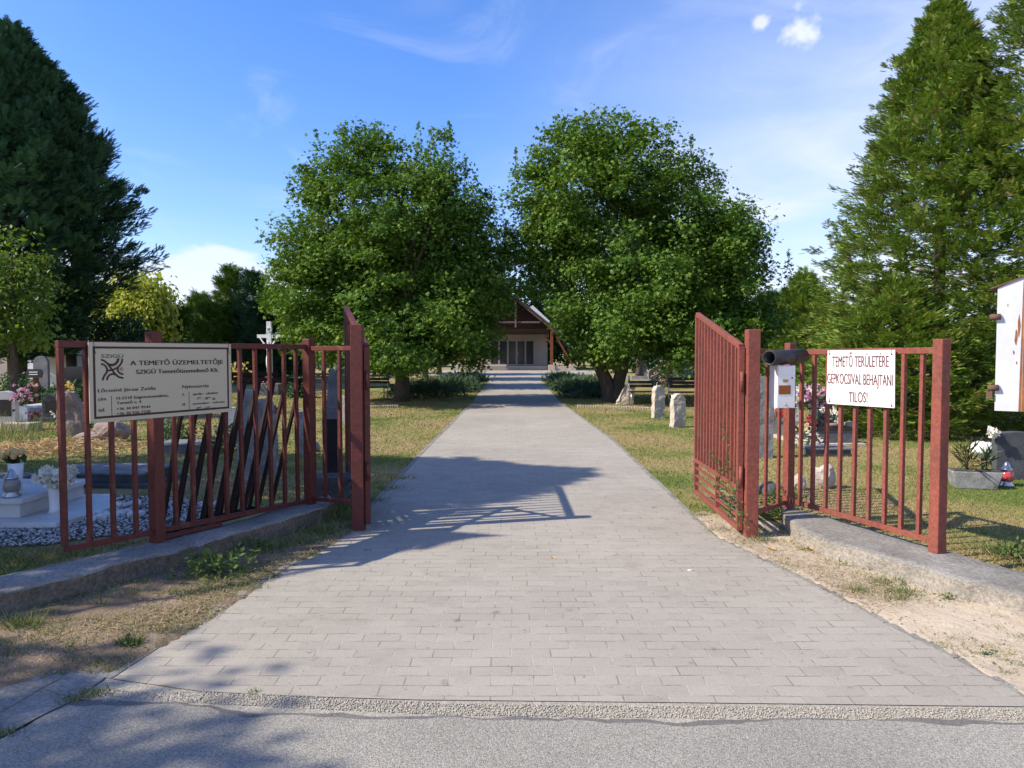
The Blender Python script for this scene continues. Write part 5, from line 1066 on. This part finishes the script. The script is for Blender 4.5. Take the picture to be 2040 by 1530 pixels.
def small_bush(label, px, py, D, r_, h_, m, n=40, ls=.1):
    c_ = Vector((W(px, py, D).x, D, 0)); root = thing('garden_shrub', label, 'bush', tuple(c_)); crown('foliage', root, [(c_.x, D, h_ * .5, r_, r_, h_ * .5)], n, 26, ls, LEAF, m, .2, .9, .4); limbs('stem', root, c_, [([c_.copy(), c_ + Vector((0, 0, h_ * .7))], .02, .01)])
small_bush('dark green low bush behind the white arched headstone', 20, 760, 22, 1.0, .8, DEEP, 90)
small_bush('leafy green bush right of the brown grave post', 150, 760, 24, .9, .7, DEEP, 70)
small_bush('small green plant beside the grey headstone under the sign', 352, 860, 12.6, .22, .3, BGREEN, 24, .07)
small_bush('bluish green plant under the right end of the sign', 455, 830, 11.6, .25, .35, JUNI, 26, .07)
small_bush('loose green plant growing at the very dark headstone', 178, 830, 15.4, .3, .45, BGREEN, 30, .08)
headstone('small white figure like headstone seen right of the sign', G(468, 880), .2, .1, .62, MARBLE, 12, True, None, .5)
headstone('black headstone with grey edge behind the first bars', G(222, 822), .5, .12, .72, BLACK, 6, True, GREYST, .3)
headstone('leaning grey headstone behind the cream sign', G(392, 830), .45, .12, .85, GREYST, -6, True, None, .5)
bouquet('red flowers at the foot of the dark rounded headstone', G(70, 838) + Vector((0, 0, .05)), .16, RPET, 8, .035)
bouquet('white flowers at the foot of the dark rounded headstone', G(118, 846) + Vector((0, 0, .06)), .18, WPET, 8, .035)
tomb('pale marble grave slab behind the straw heap', -12.2, -10.9, 17.4, 19.0, .28, MARBLE, 4, MARBLE)
tomb('grey granite grave slab seen between the left bars', -9.4, -8.2, 18.6, 20.2, .30, GREYST, -3, BLACK)
# benches
def bench(label, x, y, rz, m, wd=1.5, slats=3, back=True, bz=.82):
    root = thing('bench', label, 'bench', (x, y, 0), R(rz)); T = Matrix.Translation((x, y, 0)) @ Matrix.Rotation(R(rz), 4, 'Z'); w_ = wd / 2
    b = MB()
    for k in range(3): b.box(-w_, w_, -.22 + .15 * k, -.10 + .15 * k, .42, .45, T)
    b.build('seat', m, root)
    b = MB()
    for k in range(slats): b.box(-w_, w_, .24, .265, .55 + .11 * k, .64 + .11 * k, T)
    b.build('backrest', m, root)
    for s in (-1, 1):
        b = MB(); b.tube([T @ Vector((s * w_ * .92, -.2, 0)), T @ Vector((s * w_ * .92, -.2, .415))], .02, 6); b.build('leg', STEEL, root)
        b = MB(); b.tube([T @ Vector((s * w_ * .92, .2, 0)), T @ Vector((s * w_ * .92, .2, .41)), T @ Vector((s * w_ * .92, .29, bz + .08))], .02, 6); b.build('leg', STEEL, root)
    return root
DW = mat('dark_bench_wood', (.03, .028, .026), (.045, .04, .035), 6, .7)
GW = mat('green_bench_wood', (.03, .055, .045), (.02, .04, .035), 6, .6)
bench('dark green plank bench behind the obelisk', W(658, 780, 26.5).x, 26.5, 0, GW, 1.5, 3)
bench('dark slatted bench left of the shaded maple trunk', W(740, 790, 24.6).x, 24.6, -8, DW, 1.1, 2)
bench('black bench behind the broken stone right of the forked trunk', W(1284, 800, 21.7).x, 21.7, 0, DW, .92, 2)
bench('black bench between the two stone pillars and the gate leaf', W(1362, 800, 21.4).x, 21.4, 0, DW, .85, 3)

# right side stones
monolith('stone_pillar', 'taller weathered limestone pillar with round top and crack', 'gravestone', 1311, 833, .27, .2, .80, LIME, 12, .022, (0, 0), 'round', 11)
monolith('stone_pillar', 'shorter weathered limestone pillar nearest the path', 'gravestone', 1350, 851, .27, .2, .71, LIME, 12, .024, (0, 0), 'round', 14)
p = G(1243, 806); b = subdiv_box(.5, .3, .56); b.v = [tuple(p + Vector((v[0] + .10 * v[2], v[1], v[2] * min(1, .25 + (v[0] + .25) / .3))) + noise.noise_vector(Vector(v) * 6) * .06) for v in b.v]; tag(b.build('broken_stone', LIME, None), 'broken slanting pale stone at the foot of the forked trunk', 'rock')
monolith('headstone', 'tall speckled grey headstone behind the mailbox', 'gravestone', 1509, 912, .42, .14, 1.22, WSTONE, 0, .008, (0, 0), 'flat', 17)
p = G(1592, 976); rock('small pale boulder at the foot of the right corner post', p, (.075, .09, .11), LIME, 21, .3); p = G(1640, 972); rock('upright pale boulder behind the right fence bars', p, (.13, .11, .16), LIME, 24, .25)
root = thing('stone_bollard', 'dark flat stone left of the small boulder', 'rock', tuple(G(1538, 985)))
b = MB(); b.blob(G(1538, 985) + Vector((0, 0, .02)), (.16, .12, .12), 2, .3, 2, 31); b.build('stone', DGREY, root)
# edging blocks along the lawn
pe = MB(); pe.prism([(-.02, 0), (.02, 0), (.02, .08), (-.02, .08)], -.05, .05); me0 = pe.build('edging_block', LIME, None, 0)
me0.location = G(1152, 812); tag(me0, 'small pale edging block in the row on the right lawn', 'edging block', 'edging blocks on the right lawn')
for i in range(1, 30):
    o = me0.copy(); COL.objects.link(o); a, c_ = G(1152, 812), G(1302, 817); o.location = a.lerp(c_, i / 29); o.rotation_euler = (0, 0, random.uniform(-.2, .2))
for i in range(13):
    o = me0.copy(); COL.objects.link(o); o.location = G(735, 813).lerp(G(792, 812), i / 12); o['label'] = 'small pale edging block in the row on the left lawn'; o['group'] = 'edging blocks on the left lawn'
# graves on the right
tomb('black granite grave with pale base behind the white sign', 5.0, 5.85, 12.3, 13.6, .30, mat('grey_granite', (.12, .125, .13), (.08, .085, .09), 30, .5, speck=.3), 0, BLACK, LIME)
gd = headstone('dark granite headstone with gold lines on the black grave', Vector((5.72, 13.4, 0)), .42, .1, .85, DGREY, -8, False, None, .1)
b = MB()
for k in range(6): b.box(5.6, 5.6 + .16 + .05 * (k % 2), 13.27 - .01 * 0, 13.278, .42 + .055 * k, .44 + .055 * k)
gdl = b.build('gold_lettering', BRASS, gd)
headstone('grey winged headstone between the first right bars', Vector((5.15, 13.9, 0)), .36, .1, 1.0, GREYST, -10, False, None, .6)
headstone('narrow white headstone left of the pink flowers', Vector((5.35, 13.7, 0)), .14, .1, .95, WHITE, 0, False, None, .2)
b = MB(); p_ = Vector((5.3, 12.7, .30)); root = thing('urn', 'small dark grey urn stone on the black grave', 'vase', tuple(p_)); b.lathe([(.05, 0), (.075, .05), (.085, .2), (.07, .28), (.05, .3)], 12, p_); b.build('body', DGREY, root)
bouquet('pink flower pile against the narrow white headstone', Vector((5.42, 13.2, .62)), .30, PINK, 34, .045); bouquet('white and cream flower pile left of the pink one', Vector((5.0, 13.1, .55)), .32, WPET, 36, .045)
bouquet('lavender flowers at the left of the right graves', Vector((4.74, 13.2, .72)), .14, mat('lavender_petal', (.5, .4, .62), (.62, .55, .7), 30, .8, rnd=True), 12, .04)
bouquet('red roses left of the black grave', Vector((4.7, 12.7, .42)), .16, RPET, 7, .035); bouquet('red flowers at the corner of the black grave', Vector((5.12, 12.5, .34)), .12, RPET, 6, .035)
bouquet('cream roses on the black grave', Vector((5.55, 12.6, .42)), .16, WPET, 10, .045); bouquet('yellow flowers below the white flower pile', Vector((4.92, 12.3, .24)), .12, YPET, 8, .035)
bouquet('small white flowers on the ground behind the corner post', Vector((4.85, 12.0, .05)), .24, WPET, 16, .032)
root = thing('flower_bowl', 'terracotta flower bowl on the black grave', 'pot', (5.5, 12.42, .30)); b = MB(); b.lathe([(.07, 0), (.12, .04), (.13, .07), (.11, .07)], 14, (5.5, 12.42, .30), .7); b.build('bowl', PINKST, root)
headstone('pale rough kerb stone right of the black grave', Vector((6.35, 13.6, 0)), .2, .14, .3, LIME, 0, False, None, .2, jag=.02)
tomb('dark green low grave box behind the corner post', 4.55, 5.15, 11.0, 11.3, .13, DGREY, 0, GREYST)
# trough at the right edge
tp_ = G(1948, 975); T = Matrix.Translation(tp_) @ Matrix.Rotation(R(-12), 4, 'Z'); tr_ = thing('stone_trough', 'weathered grey planter trough right of the end post', 'planter', tuple(tp_), R(-12))
b = MB(); b.prism([(-.22, 0), (.2, 0), (.27, .2), (-.27, .2)], 0, .22, T); b.build('trough', WSTONE, tr_, .01)
b = MB(); b.box(-.24, .24, .015, .205, .2005, .212, T); b.build('soil', SOIL, tr_)
def spiky(label, P, n, l, m, name='yucca_plant'):
    root = thing(name, label, 'plant', tuple(P)); Pn = np.tile(np.array(P), (n, 1)) + rng.normal(size=(n, 3)) * np.array([.03, .03, .02]) + np.column_stack([np.zeros((n, 2)), rng.random(n) * l * .8])
    A = rng.normal(size=(n, 3)) * .8 + np.array([0, 0, .9]); scatter('leaves', Pn, A, rng.normal(size=(n, 3)), l * rng.uniform(.5, 1.0, n), LEAF, m, root, None, np.full(n, .035))
    b = MB(); b.tube([P, Vector(P) + Vector((0, 0, l * .9))], .012, 6); b.build('stem', BARK, root); return root
DRYL = mat('dry_spiky_leaf', (.16, .12, .045), (.10, .13, .04), 5, .7, rnd=True, transl=.2)
spiky('brownish spiky plant growing in the planter trough', T @ Vector((-.08, .12, .21)), 60, .26, DRYL); spiky('green spiky plant at the right of the planter trough', T @ Vector((.16, .2, .21)), 34, .22, LEAFD, 'spiky_plant')
lantern('clear red grave lantern beside the planter trough', G(2004, 968), .29, REDGL)
root = thing('white_cloth_bundle', 'white rounded bundle of cloth flowers behind the trough', 'flowers', tuple(G(1992, 950) + Vector((0, .35, 0)))); c_ = Vector(root.location); b = MB(); b.blob(c_ + Vector((0, 0, .3)), (.17, .13, .11), 3, .25, 3, 4); b.build('cloth', WHITE, root); b = MB(); b.tube([c_, c_ + Vector((0, 0, .25))], .02, 6); b.build('stem', LEAFD, root)
bouquet('white star shaped flower above the planter trough', W(1982, 868, 8.9), .06, WPET, 5, .05, False)
headstone('dark stone block half hidden by plants at the right edge', Vector((6.25, 9.0, 0)), .5, .12, .6, DGREY, -5, False, None, .12)
# backdrop graves, too small to show parts
hs0 = None
for lab, grp, spots in (('small grey headstone far away beneath the left trees', 'far headstones on the left', [(-15.5, 38), (-13.2, 41), (-17.5, 42), (-20, 38), (-11, 46), (-9.6, 41), (-23, 40), (-7.6, 47)]), ('small grey headstone far away beneath the right trees', 'far headstones on the right', [(7.4, 38), (9.0, 41), (10.6, 37), (12.5, 40), (8.2, 46), (14.5, 43), (11.4, 47), (16.5, 39)])):
    for i, (x, y) in enumerate(spots):
        if hs0 is None:
            b = MB(); b.prism(outline(.6, 1.0, 8, .4), -.08, .08); b.box(-.5, .5, -.9, -.081, 0, .16); hs0 = b.build('far_headstone', GREYST, None, 0); o = hs0
        else: o = hs0.copy(); COL.objects.link(o)
        o.location = (x, y, 0); o.rotation_euler = (0, 0, random.uniform(-.3, .3)); o.scale = (1, 1, random.uniform(.75, 1.15)); tag(o, lab, 'gravestone', grp)
root = thing('rose_bush', 'tall rose bush with pale pink roses far behind the stone pillars', 'bush', (W(1318, 760, 33).x, 33, 0)); c_ = Vector(root.location); crown('leaves', root, [(c_.x, 33, .6, .42, .4, .6)], 40, 22, .08, LEAF, DEEP, .2, .9, .4); blossoms((c_.x, 33, .8), .5, 26, PINK, root, .05, 12, 1.0); limbs('stem', root, c_, [([c_.copy(), c_ + Vector((0, 0, .9))], .02, .01)])
sheet('side_path', [(6, 44), (32, 44), (32, 50), (6, 50)], .012, CONC); sheet('side_path', [(-30, 53), (-7, 53), (-7, 57), (-30, 57)], .012, CONC)
# street lamp outside the frame; its arm throws the thin shadow on the pavers
sl_ = thing('street_lamp', 'grey street lamp with slanting arm standing left of the photo', 'street lamp', (-8.7, 2.8, 0))
SH = lambda px, py, z: G(px, py) + Vector((-1.14 * z, -.29 * z, z))      # the point at height z whose shadow falls there
pt = SH(150, 1226, 5.2); sl_.location = (pt.x, pt.y, 0)
b = MB(); b.tube([(pt.x, pt.y, 0), pt], [.07, .045], 10); b.build('pole', STEEL, sl_)
b = MB(); b.tube([pt, SH(490, 1170, 5.4), SH(560, 1150, 5.45), SH(700, 1121, 5.6), SH(835, 1092, 5.8)], .033, 8); b.build('arm', STEEL, sl_)
hp = [SH(1000, 1070, 5.9), SH(890, 1062, 5.86), SH(868, 1064, 5.84), SH(825, 1088, 5.8), SH(838, 1098, 5.8), SH(880, 1084, 5.84), SH(930, 1075, 5.87)]; n_ = len(hp)
b = MB(); b.add(hp + [q + Vector((0, 0, .06)) for q in hp], [tuple(range(n_)), tuple(reversed(range(n_, 2 * n_)))] + [(i, n_ + i, n_ + (i + 1) % n_, (i + 1) % n_) for i in range(n_)]); b.build('lamp_head', STEEL, sl_)

# ---------------------------------------------------------------- grass, weeds, litter
def blades(name, P, L_, m, lean=.6, w_=.006, rnd=None, kind='stuff', parent=None):
    n = len(P); A = np.column_stack([rng.normal(size=(n, 2)) * lean, np.ones(n)]); return scatter(name, P, A, np.column_stack([rng.normal(size=(n, 2)), np.zeros(n)]), L_, BL, m, parent, rnd, w_ if not np.isscalar(w_) else np.full(n, w_))
n = 420000; yy = 4.2 + 26 * rng.random(n) ** 1.7; xx = (rng.random(n) * 2 - 1) * (yy * .74 + .4)
keep = ~in_poly(xx, yy, path_poly); 
for pl_ in (peb_poly, [tuple(p[:2]) for p in lv], [tuple(p[:2]) for p in rv]): keep &= ~in_poly(xx, yy, pl_)
def behind_left(x, y):   # cemetery side of the left wall line
    a, c_ = G(0, 1150), G(650, 990); return (y - a.y) > (c_.y - a.y) / (c_.x - a.x) * (x - a.x)
def behind_right(x, y):
    a, c_ = G(1560, 1010), G(2040, 1140); return (y - a.y) > (c_.y - a.y) / (c_.x - a.x) * (x - a.x)
keep &= np.where(xx < -1.2, behind_left(xx, yy), np.where(xx > 2.2, behind_right(xx, yy), yy > 6.6))
keep &= ~((xx < -3.9) & (yy > 6.3) & (yy < 7.8)) & ~((xx < -4.2) & (xx > -7.3) & (yy > 8.0) & (yy < 9.3))
xx, yy = xx[keep], yy[keep]; pn = np.column_stack([xx, yy, np.full(len(xx), -.002)])
clump = np.array([noise.noise(Vector((x * 1.3, y * 1.3, 4))) for x, y in zip(xx[::1], yy[::1])])
blades('lawn_grass', pn, (.018 + .016 * rng.random(len(xx)) + .014 * np.clip(clump, 0, 1)) * (1 + yy * .02), BLADE, .8, .0035 + yy * .00055)
tag(bpy.data.objects['lawn_grass'], kind='stuff')
P = []; Ls = []; Ws = []; Rn = []
def tuft(px, py, n, l, r, z=.012, dry=.3, w_=.006):
    c = G(px, py, 0); q = np.column_stack([c.x + rng.normal(size=n) * r, c.y + rng.normal(size=n) * r * .7, np.full(n, z)]); P.append(q); Ls.append(l * 1.35 * rng.uniform(.4, 1.1, n)); Ws.append(np.full(n, w_))
    Rn.append(np.where(rng.random(n) < dry, rng.uniform(.8, 1, n), rng.uniform(0, .6, n)))
for a in ((55, 1252, 150, .09, .06), (25, 1248, 90, .08, .06), (150, 1300, 60, .06, .06), (165, 1325, 90, .045, .09), (120, 1285, 90, .05, .08), (30, 1312, 70, .05, .06), (260, 1290, 120, .06, .035), (255, 1288, 60, .05, .03), (200, 1210, 30, .1, .02), (262, 1190, 34, .12, .03), (5, 1290, 60, .05, .05),
          (450, 1165, 180, .045, .10), (480, 1175, 120, .04, .07), (400, 1180, 110, .04, .08), (350, 1185, 80, .035, .08), (560, 1095, 220, .09, .09), (600, 1085, 200, .1, .08), (520, 1105, 140, .08, .07), (640, 1065, 260, .12, .09), (665, 1040, 300, .16, .09), (685, 1020, 260, .2, .06), (690, 1055, 120, .08, .05), (620, 1110, 60, .06, .05), (330, 1135, 60, .06, .04), (745, 1000, 120, .05, .08), (770, 975, 200, .05, .12), (790, 955, 160, .05, .1),
          (1545, 1030, 260, .12, .06), (1560, 1010, 220, .16, .05), (1565, 990, 200, .2, .05), (1580, 1060, 160, .06, .08), (1620, 1085, 240, .05, .10), (1650, 1095, 170, .045, .08), (1520, 1080, 160, .05, .06), (1500, 1060, 120, .05, .06), (1655, 1130, 110, .04, .09), (1700, 1128, 140, .045, .08), (1745, 1140, 80, .06, .04), (1770, 1165, 150, .05, .07), (1800, 1185, 170, .05, .06), (1712, 1183, 100, .05, .04), (1785, 1200, 120, .045, .06), (1890, 1195, 26, .035, .03), (1830, 1150, 40, .07, .02), (1610, 1100, 90, .05, .07), (1925, 1205, 12, .03, .02), (1430, 1060, 90, .04, .06), (1400, 1030, 90, .04, .06), (1955, 1310, 16, .02, .02), (2005, 1345, 20, .02, .02),
          (1990, 1100, 260, .08, .12), (2030, 1110, 240, .1, .12), (190, 1105, 260, .06, .2), (90, 1115, 260, .06, .2), (300, 1088, 160, .05, .14), (30, 1125, 200, .06, .15), (200, 1384, 90, .03, .04), (170, 1392, 60, .03, .03), (140, 1400, 60, .025, .03), (20, 1467, 60, .03, .03), (508, 1384, 16, .02, .015)):
    tuft(*a, w_=.005)
blades('roadside_weeds', np.vstack(P), np.concatenate(Ls), WEED, .75, np.concatenate(Ws), np.concatenate(Rn)); tag(bpy.data.objects['roadside_weeds'], kind='stuff')
def mat_of_grass(name, poly, n, thr, dry, l0, l1):
    xs_ = [q.x for q in poly]; ys_ = [q.y for q in poly]; xx_ = rng.uniform(min(xs_), max(xs_), n); yy_ = rng.uniform(min(ys_), max(ys_), n)
    k = in_poly(xx_, yy_, [tuple(q[:2]) for q in poly]); xx_, yy_ = xx_[k], yy_[k]
    nn_ = np.array([noise.noise(Vector((x * 2.3, y * 2.3, 8))) + .5 * noise.noise(Vector((x * 7, y * 7, 2))) for x, y in zip(xx_, yy_)]); k = nn_ + rng.normal(size=len(xx_)) * .1 > thr; xx_, yy_ = xx_[k], yy_[k]
    blades(name, np.column_stack([xx_, yy_, np.full(len(xx_), .012)]), rng.uniform(l0, l1, len(xx_)), WEED, 1.3, np.full(len(xx_), .004), np.where(rng.random(len(xx_)) < dry, rng.uniform(.75, 1, len(xx_)), rng.uniform(.1, .6, len(xx_)))); tag(bpy.data.objects[name], kind='stuff')
mat_of_grass('verge_grass', lv, 130000, .0, .62, .012, .045); mat_of_grass('dry_verge_grass', rv, 60000, .12, .7, .012, .04)
# dry litter lying along the edges
Q = []
def litter(poly_px, n):
    for _ in range(n):
        i = random.randrange(len(poly_px) - 1); a, c_ = poly_px[i], poly_px[i + 1]; t = random.random(); g = G(a[0] + (c_[0] - a[0]) * t, a[1] + (c_[1] - a[1]) * t); Q.append((g.x + random.gauss(0, .09), g.y + random.gauss(0, .09), .022 + random.random() * .012))
litter([(1395, 1020), (1440, 1065), (1520, 1105), (1600, 1130), (1660, 1165), (1740, 1215)], 3200); litter([(1560, 1085), (1640, 1110), (1720, 1160), (1790, 1205)], 1500); litter([(700, 1062), (640, 1095), (560, 1130), (470, 1165), (400, 1225), (330, 1250)], 1500); litter([(20, 1300), (150, 1275), (300, 1240), (430, 1190)], 1200); litter([(705, 1068), (760, 1010), (800, 965)], 700)
Q = np.array(Q); n = len(Q); scatter('dry_litter', Q, np.column_stack([rng.normal(size=(n, 2)), rng.normal(size=n) * .18]), np.tile([0, 0, 1.0], (n, 1)), rng.uniform(.015, .055, n), BL, mat('dead_grass', (.30, .22, .12), (.44, .34, .2), 9, .95, rnd=True), None, None, rng.uniform(.002, .005, n)); tag(bpy.data.objects['dry_litter'], kind='stuff')
c_ = G(105, 893); n = 5200; q = np.column_stack([c_.x + rng.normal(size=n) * .55, c_.y + rng.normal(size=n) * .42, np.abs(rng.normal(size=n)) * .045]); scatter('straw_heap', q, np.column_stack([rng.normal(size=(n, 2)), rng.normal(size=n) * .35]), rng.normal(size=(n, 3)), rng.uniform(.08, .22, n), BL, STRAW, None, None, np.full(n, .010)); tag(bpy.data.objects['straw_heap'], kind='stuff')
# tall dry grasses among the left graves
P = []
for px, py, n in ((15, 865, 260), (60, 800, 200), (90, 800, 200), (40, 880, 120), (120, 815, 140), (560, 860, 60)):
    c = G(px, py); P.append(np.column_stack([c.x + rng.normal(size=n) * .4, c.y + rng.normal(size=n) * .4, np.zeros(n)]))
P = np.vstack(P); blades('tall_dry_grass', P, rng.uniform(.2, .5, len(P)), WEED, .25, .012, rng.uniform(.3, 1, len(P))); tag(bpy.data.objects['tall_dry_grass'], kind='stuff')
# leafy weeds
def leafy(label, px, py, n, r, h, ls, m=WEED, z=.01, g=None):
    c = G(px, py); root = thing('leafy_weed', label, 'plant', (c.x, c.y, z)); q = np.column_stack([c.x + rng.normal(size=n) * r, c.y + rng.normal(size=n) * r * .7, z + rng.random(n) * h])
    A = np.column_stack([q[:, 0] - c.x, q[:, 1] - c.y, np.full(n, r * .6)]) + rng.normal(size=(n, 3)) * r; scatter('leaves', q, A, rng.normal(size=(n, 3)) * .4 + np.array([0, 0, 1]), ls * rng.uniform(.5, 1.2, n), LEAF, m, root, rng.random(n) * .7)
    b = MB()
    for k in range(5): a = k * 1.3; b.tube([(c.x, c.y, z), (c.x + math.cos(a) * r * .8, c.y + math.sin(a) * r * .6, z + h * .8)], .003, 4)
    b.build('stem', LEAFD, root)
leafy('broad leafy green weed at the wall foot below the sign post', 430, 1150, 330, .12, .16, .05); leafy('leafy weed in the shade left of the tall wall-foot grass', 520, 1098, 120, .08, .08, .04); leafy('bushy green weed growing against the right corner post', 1560, 1035, 520, .12, .24, .04); leafy('small leafy weed on the sand near the right wall', 1890, 1200, 40, .03, .04, .022); leafy('leafy clump on the grass at the right edge behind the wall', 2020, 1112, 160, .1, .1, .04); leafy('small rosette weed on the dirt near the left slab corner', 262, 1292, 50, .035, .04, .03); leafy('tiny dark weed near the right edge of the sand', 1965, 1310, 26, .02, .025, .016)
# bindweed climbing the right gate leaf
root = thing('bindweed', 'thin green bindweed climbing the right gate leaf', 'plant', (1.9, 6.5, 0)); cpts = []
for k, (x0, y0, x1, y1) in enumerate(((1470, 1040, 1438, 850), (1480, 1050, 1455, 930), (1440, 1000, 1425, 900), (1460, 1030, 1445, 960))):
    pts = [plane_hit(x0 + (x1 - x0) * t + 6 * math.sin(t * 9 + k), y0 + (y1 - y0) * t, RH, RF, -.03) for t in [i / 10 for i in range(11)]]; b = MB(); b.tube(pts, .003, 5); b.build('stem', LEAFD, root); cpts += pts
q = np.repeat(np.array([tuple(p) for p in cpts]), 7, 0) + rng.normal(size=(len(cpts) * 7, 3)) * .02; scatter('leaves', q, rng.normal(size=q.shape), rng.normal(size=q.shape), .028 * rng.uniform(.6, 1.2, len(q)), LEAF, WEED, root, rng.random(len(q)) * .6)
# things lying on the pavers
p = G(1370, 1136, .014); b = MB(); b.tube([p, p + Vector((.042, .0, 0))], .0045, 8); tag(b.build('cigarette_butt', WHITE, None), 'white cigarette butt lying on the pavers', 'litter')
for k, (px, py, lab) in enumerate(((1537, 1092, 'orange dry leaf on the ground beside the right gate post'), (1614, 1092, 'yellow dry leaf at the foot of the right wall'), (1104, 1112, 'tiny pale leaf in the middle of the pavers'))):
    p = G(px, py, .035 if k < 2 else .016); b = MB(); b.add([p + Vector((math.cos(a) * r_, math.sin(a) * r_, .01 * math.sin(a * 2))) for a, r_ in [(i * math.pi / 5, (.035 if i % 2 else .018) * (.5 if k == 2 else 1)) for i in range(10)]], [tuple(range(10))]); tag(b.build('fallen_leaf', mat('yellow_leaf', (.6, .33, .1), (.5, .27, .08), 9, .8), None), lab, 'leaf')
for nm_, pl_, n in (('verge_crumbs', lv, 2600), ('sand_crumbs', rv, 1800)):
    xs_ = [q_.x for q_ in pl_]; ys_ = [q_.y for q_ in pl_]; gx = rng.uniform(max(min(xs_), -4), min(max(xs_), 4.5), n * 3); gy = rng.uniform(min(ys_), max(ys_), n * 3); k = in_poly(gx, gy, [tuple(q_[:2]) for q_ in pl_]); gx, gy = gx[k][:n], gy[k][:n]; n = len(gx)
    scatter(nm_, np.column_stack([gx, gy, np.full(n, .022)]), np.column_stack([rng.normal(size=(n, 2)), np.zeros(n)]), np.tile([0, 0, 1.0], (n, 1)), .004 + .016 * rng.random(n) ** 3, OCT, mat('crumb_' + nm_, (.15, .12, .085), (.42, .36, .28), 9, 1, rnd=True)); tag(bpy.data.objects[nm_], kind='stuff')
# scattered grit on road and pavers
n = 900; gx = rng.uniform(-2.6, 2.8, n); gy = 2.75 + rng.random(n) ** 2 * 3; q = np.column_stack([gx, gy, np.full(n, .0155)]); scatter('grit', q, np.column_stack([rng.normal(size=(n, 2)), np.zeros(n)]), np.tile([0, 0, 1.0], (n, 1)), rng.uniform(.002, .008, n), OCT, PEB); tag(bpy.data.objects['grit'], kind='stuff')
n = 9000; t = rng.random(n); ga = [G(215, 1392), G(400, 1394), G(900, 1418), G(1400, 1424), G(2060, 1428)]; seg = np.minimum((t * 4).astype(int), 3); ft = t * 4 - seg; A_ = np.array([tuple(g) for g in ga]); q = A_[seg] + (A_[seg + 1] - A_[seg]) * ft[:, None]; q[:, 1] += rng.uniform(-.045, .06, n); q[:, 2] = .008
scatter('loose_gravel', q, np.column_stack([rng.normal(size=(n, 2)), np.zeros(n)]), rng.normal(size=(n, 3)) * .3 + np.array([0, 0, 1.0]), rng.uniform(.004, .013, n), OCT, mat('loose_stone', (.33, .305, .25), (.46, .42, .345), 9, .9, rnd=True)); tag(bpy.data.objects['loose_gravel'], kind='stuff')
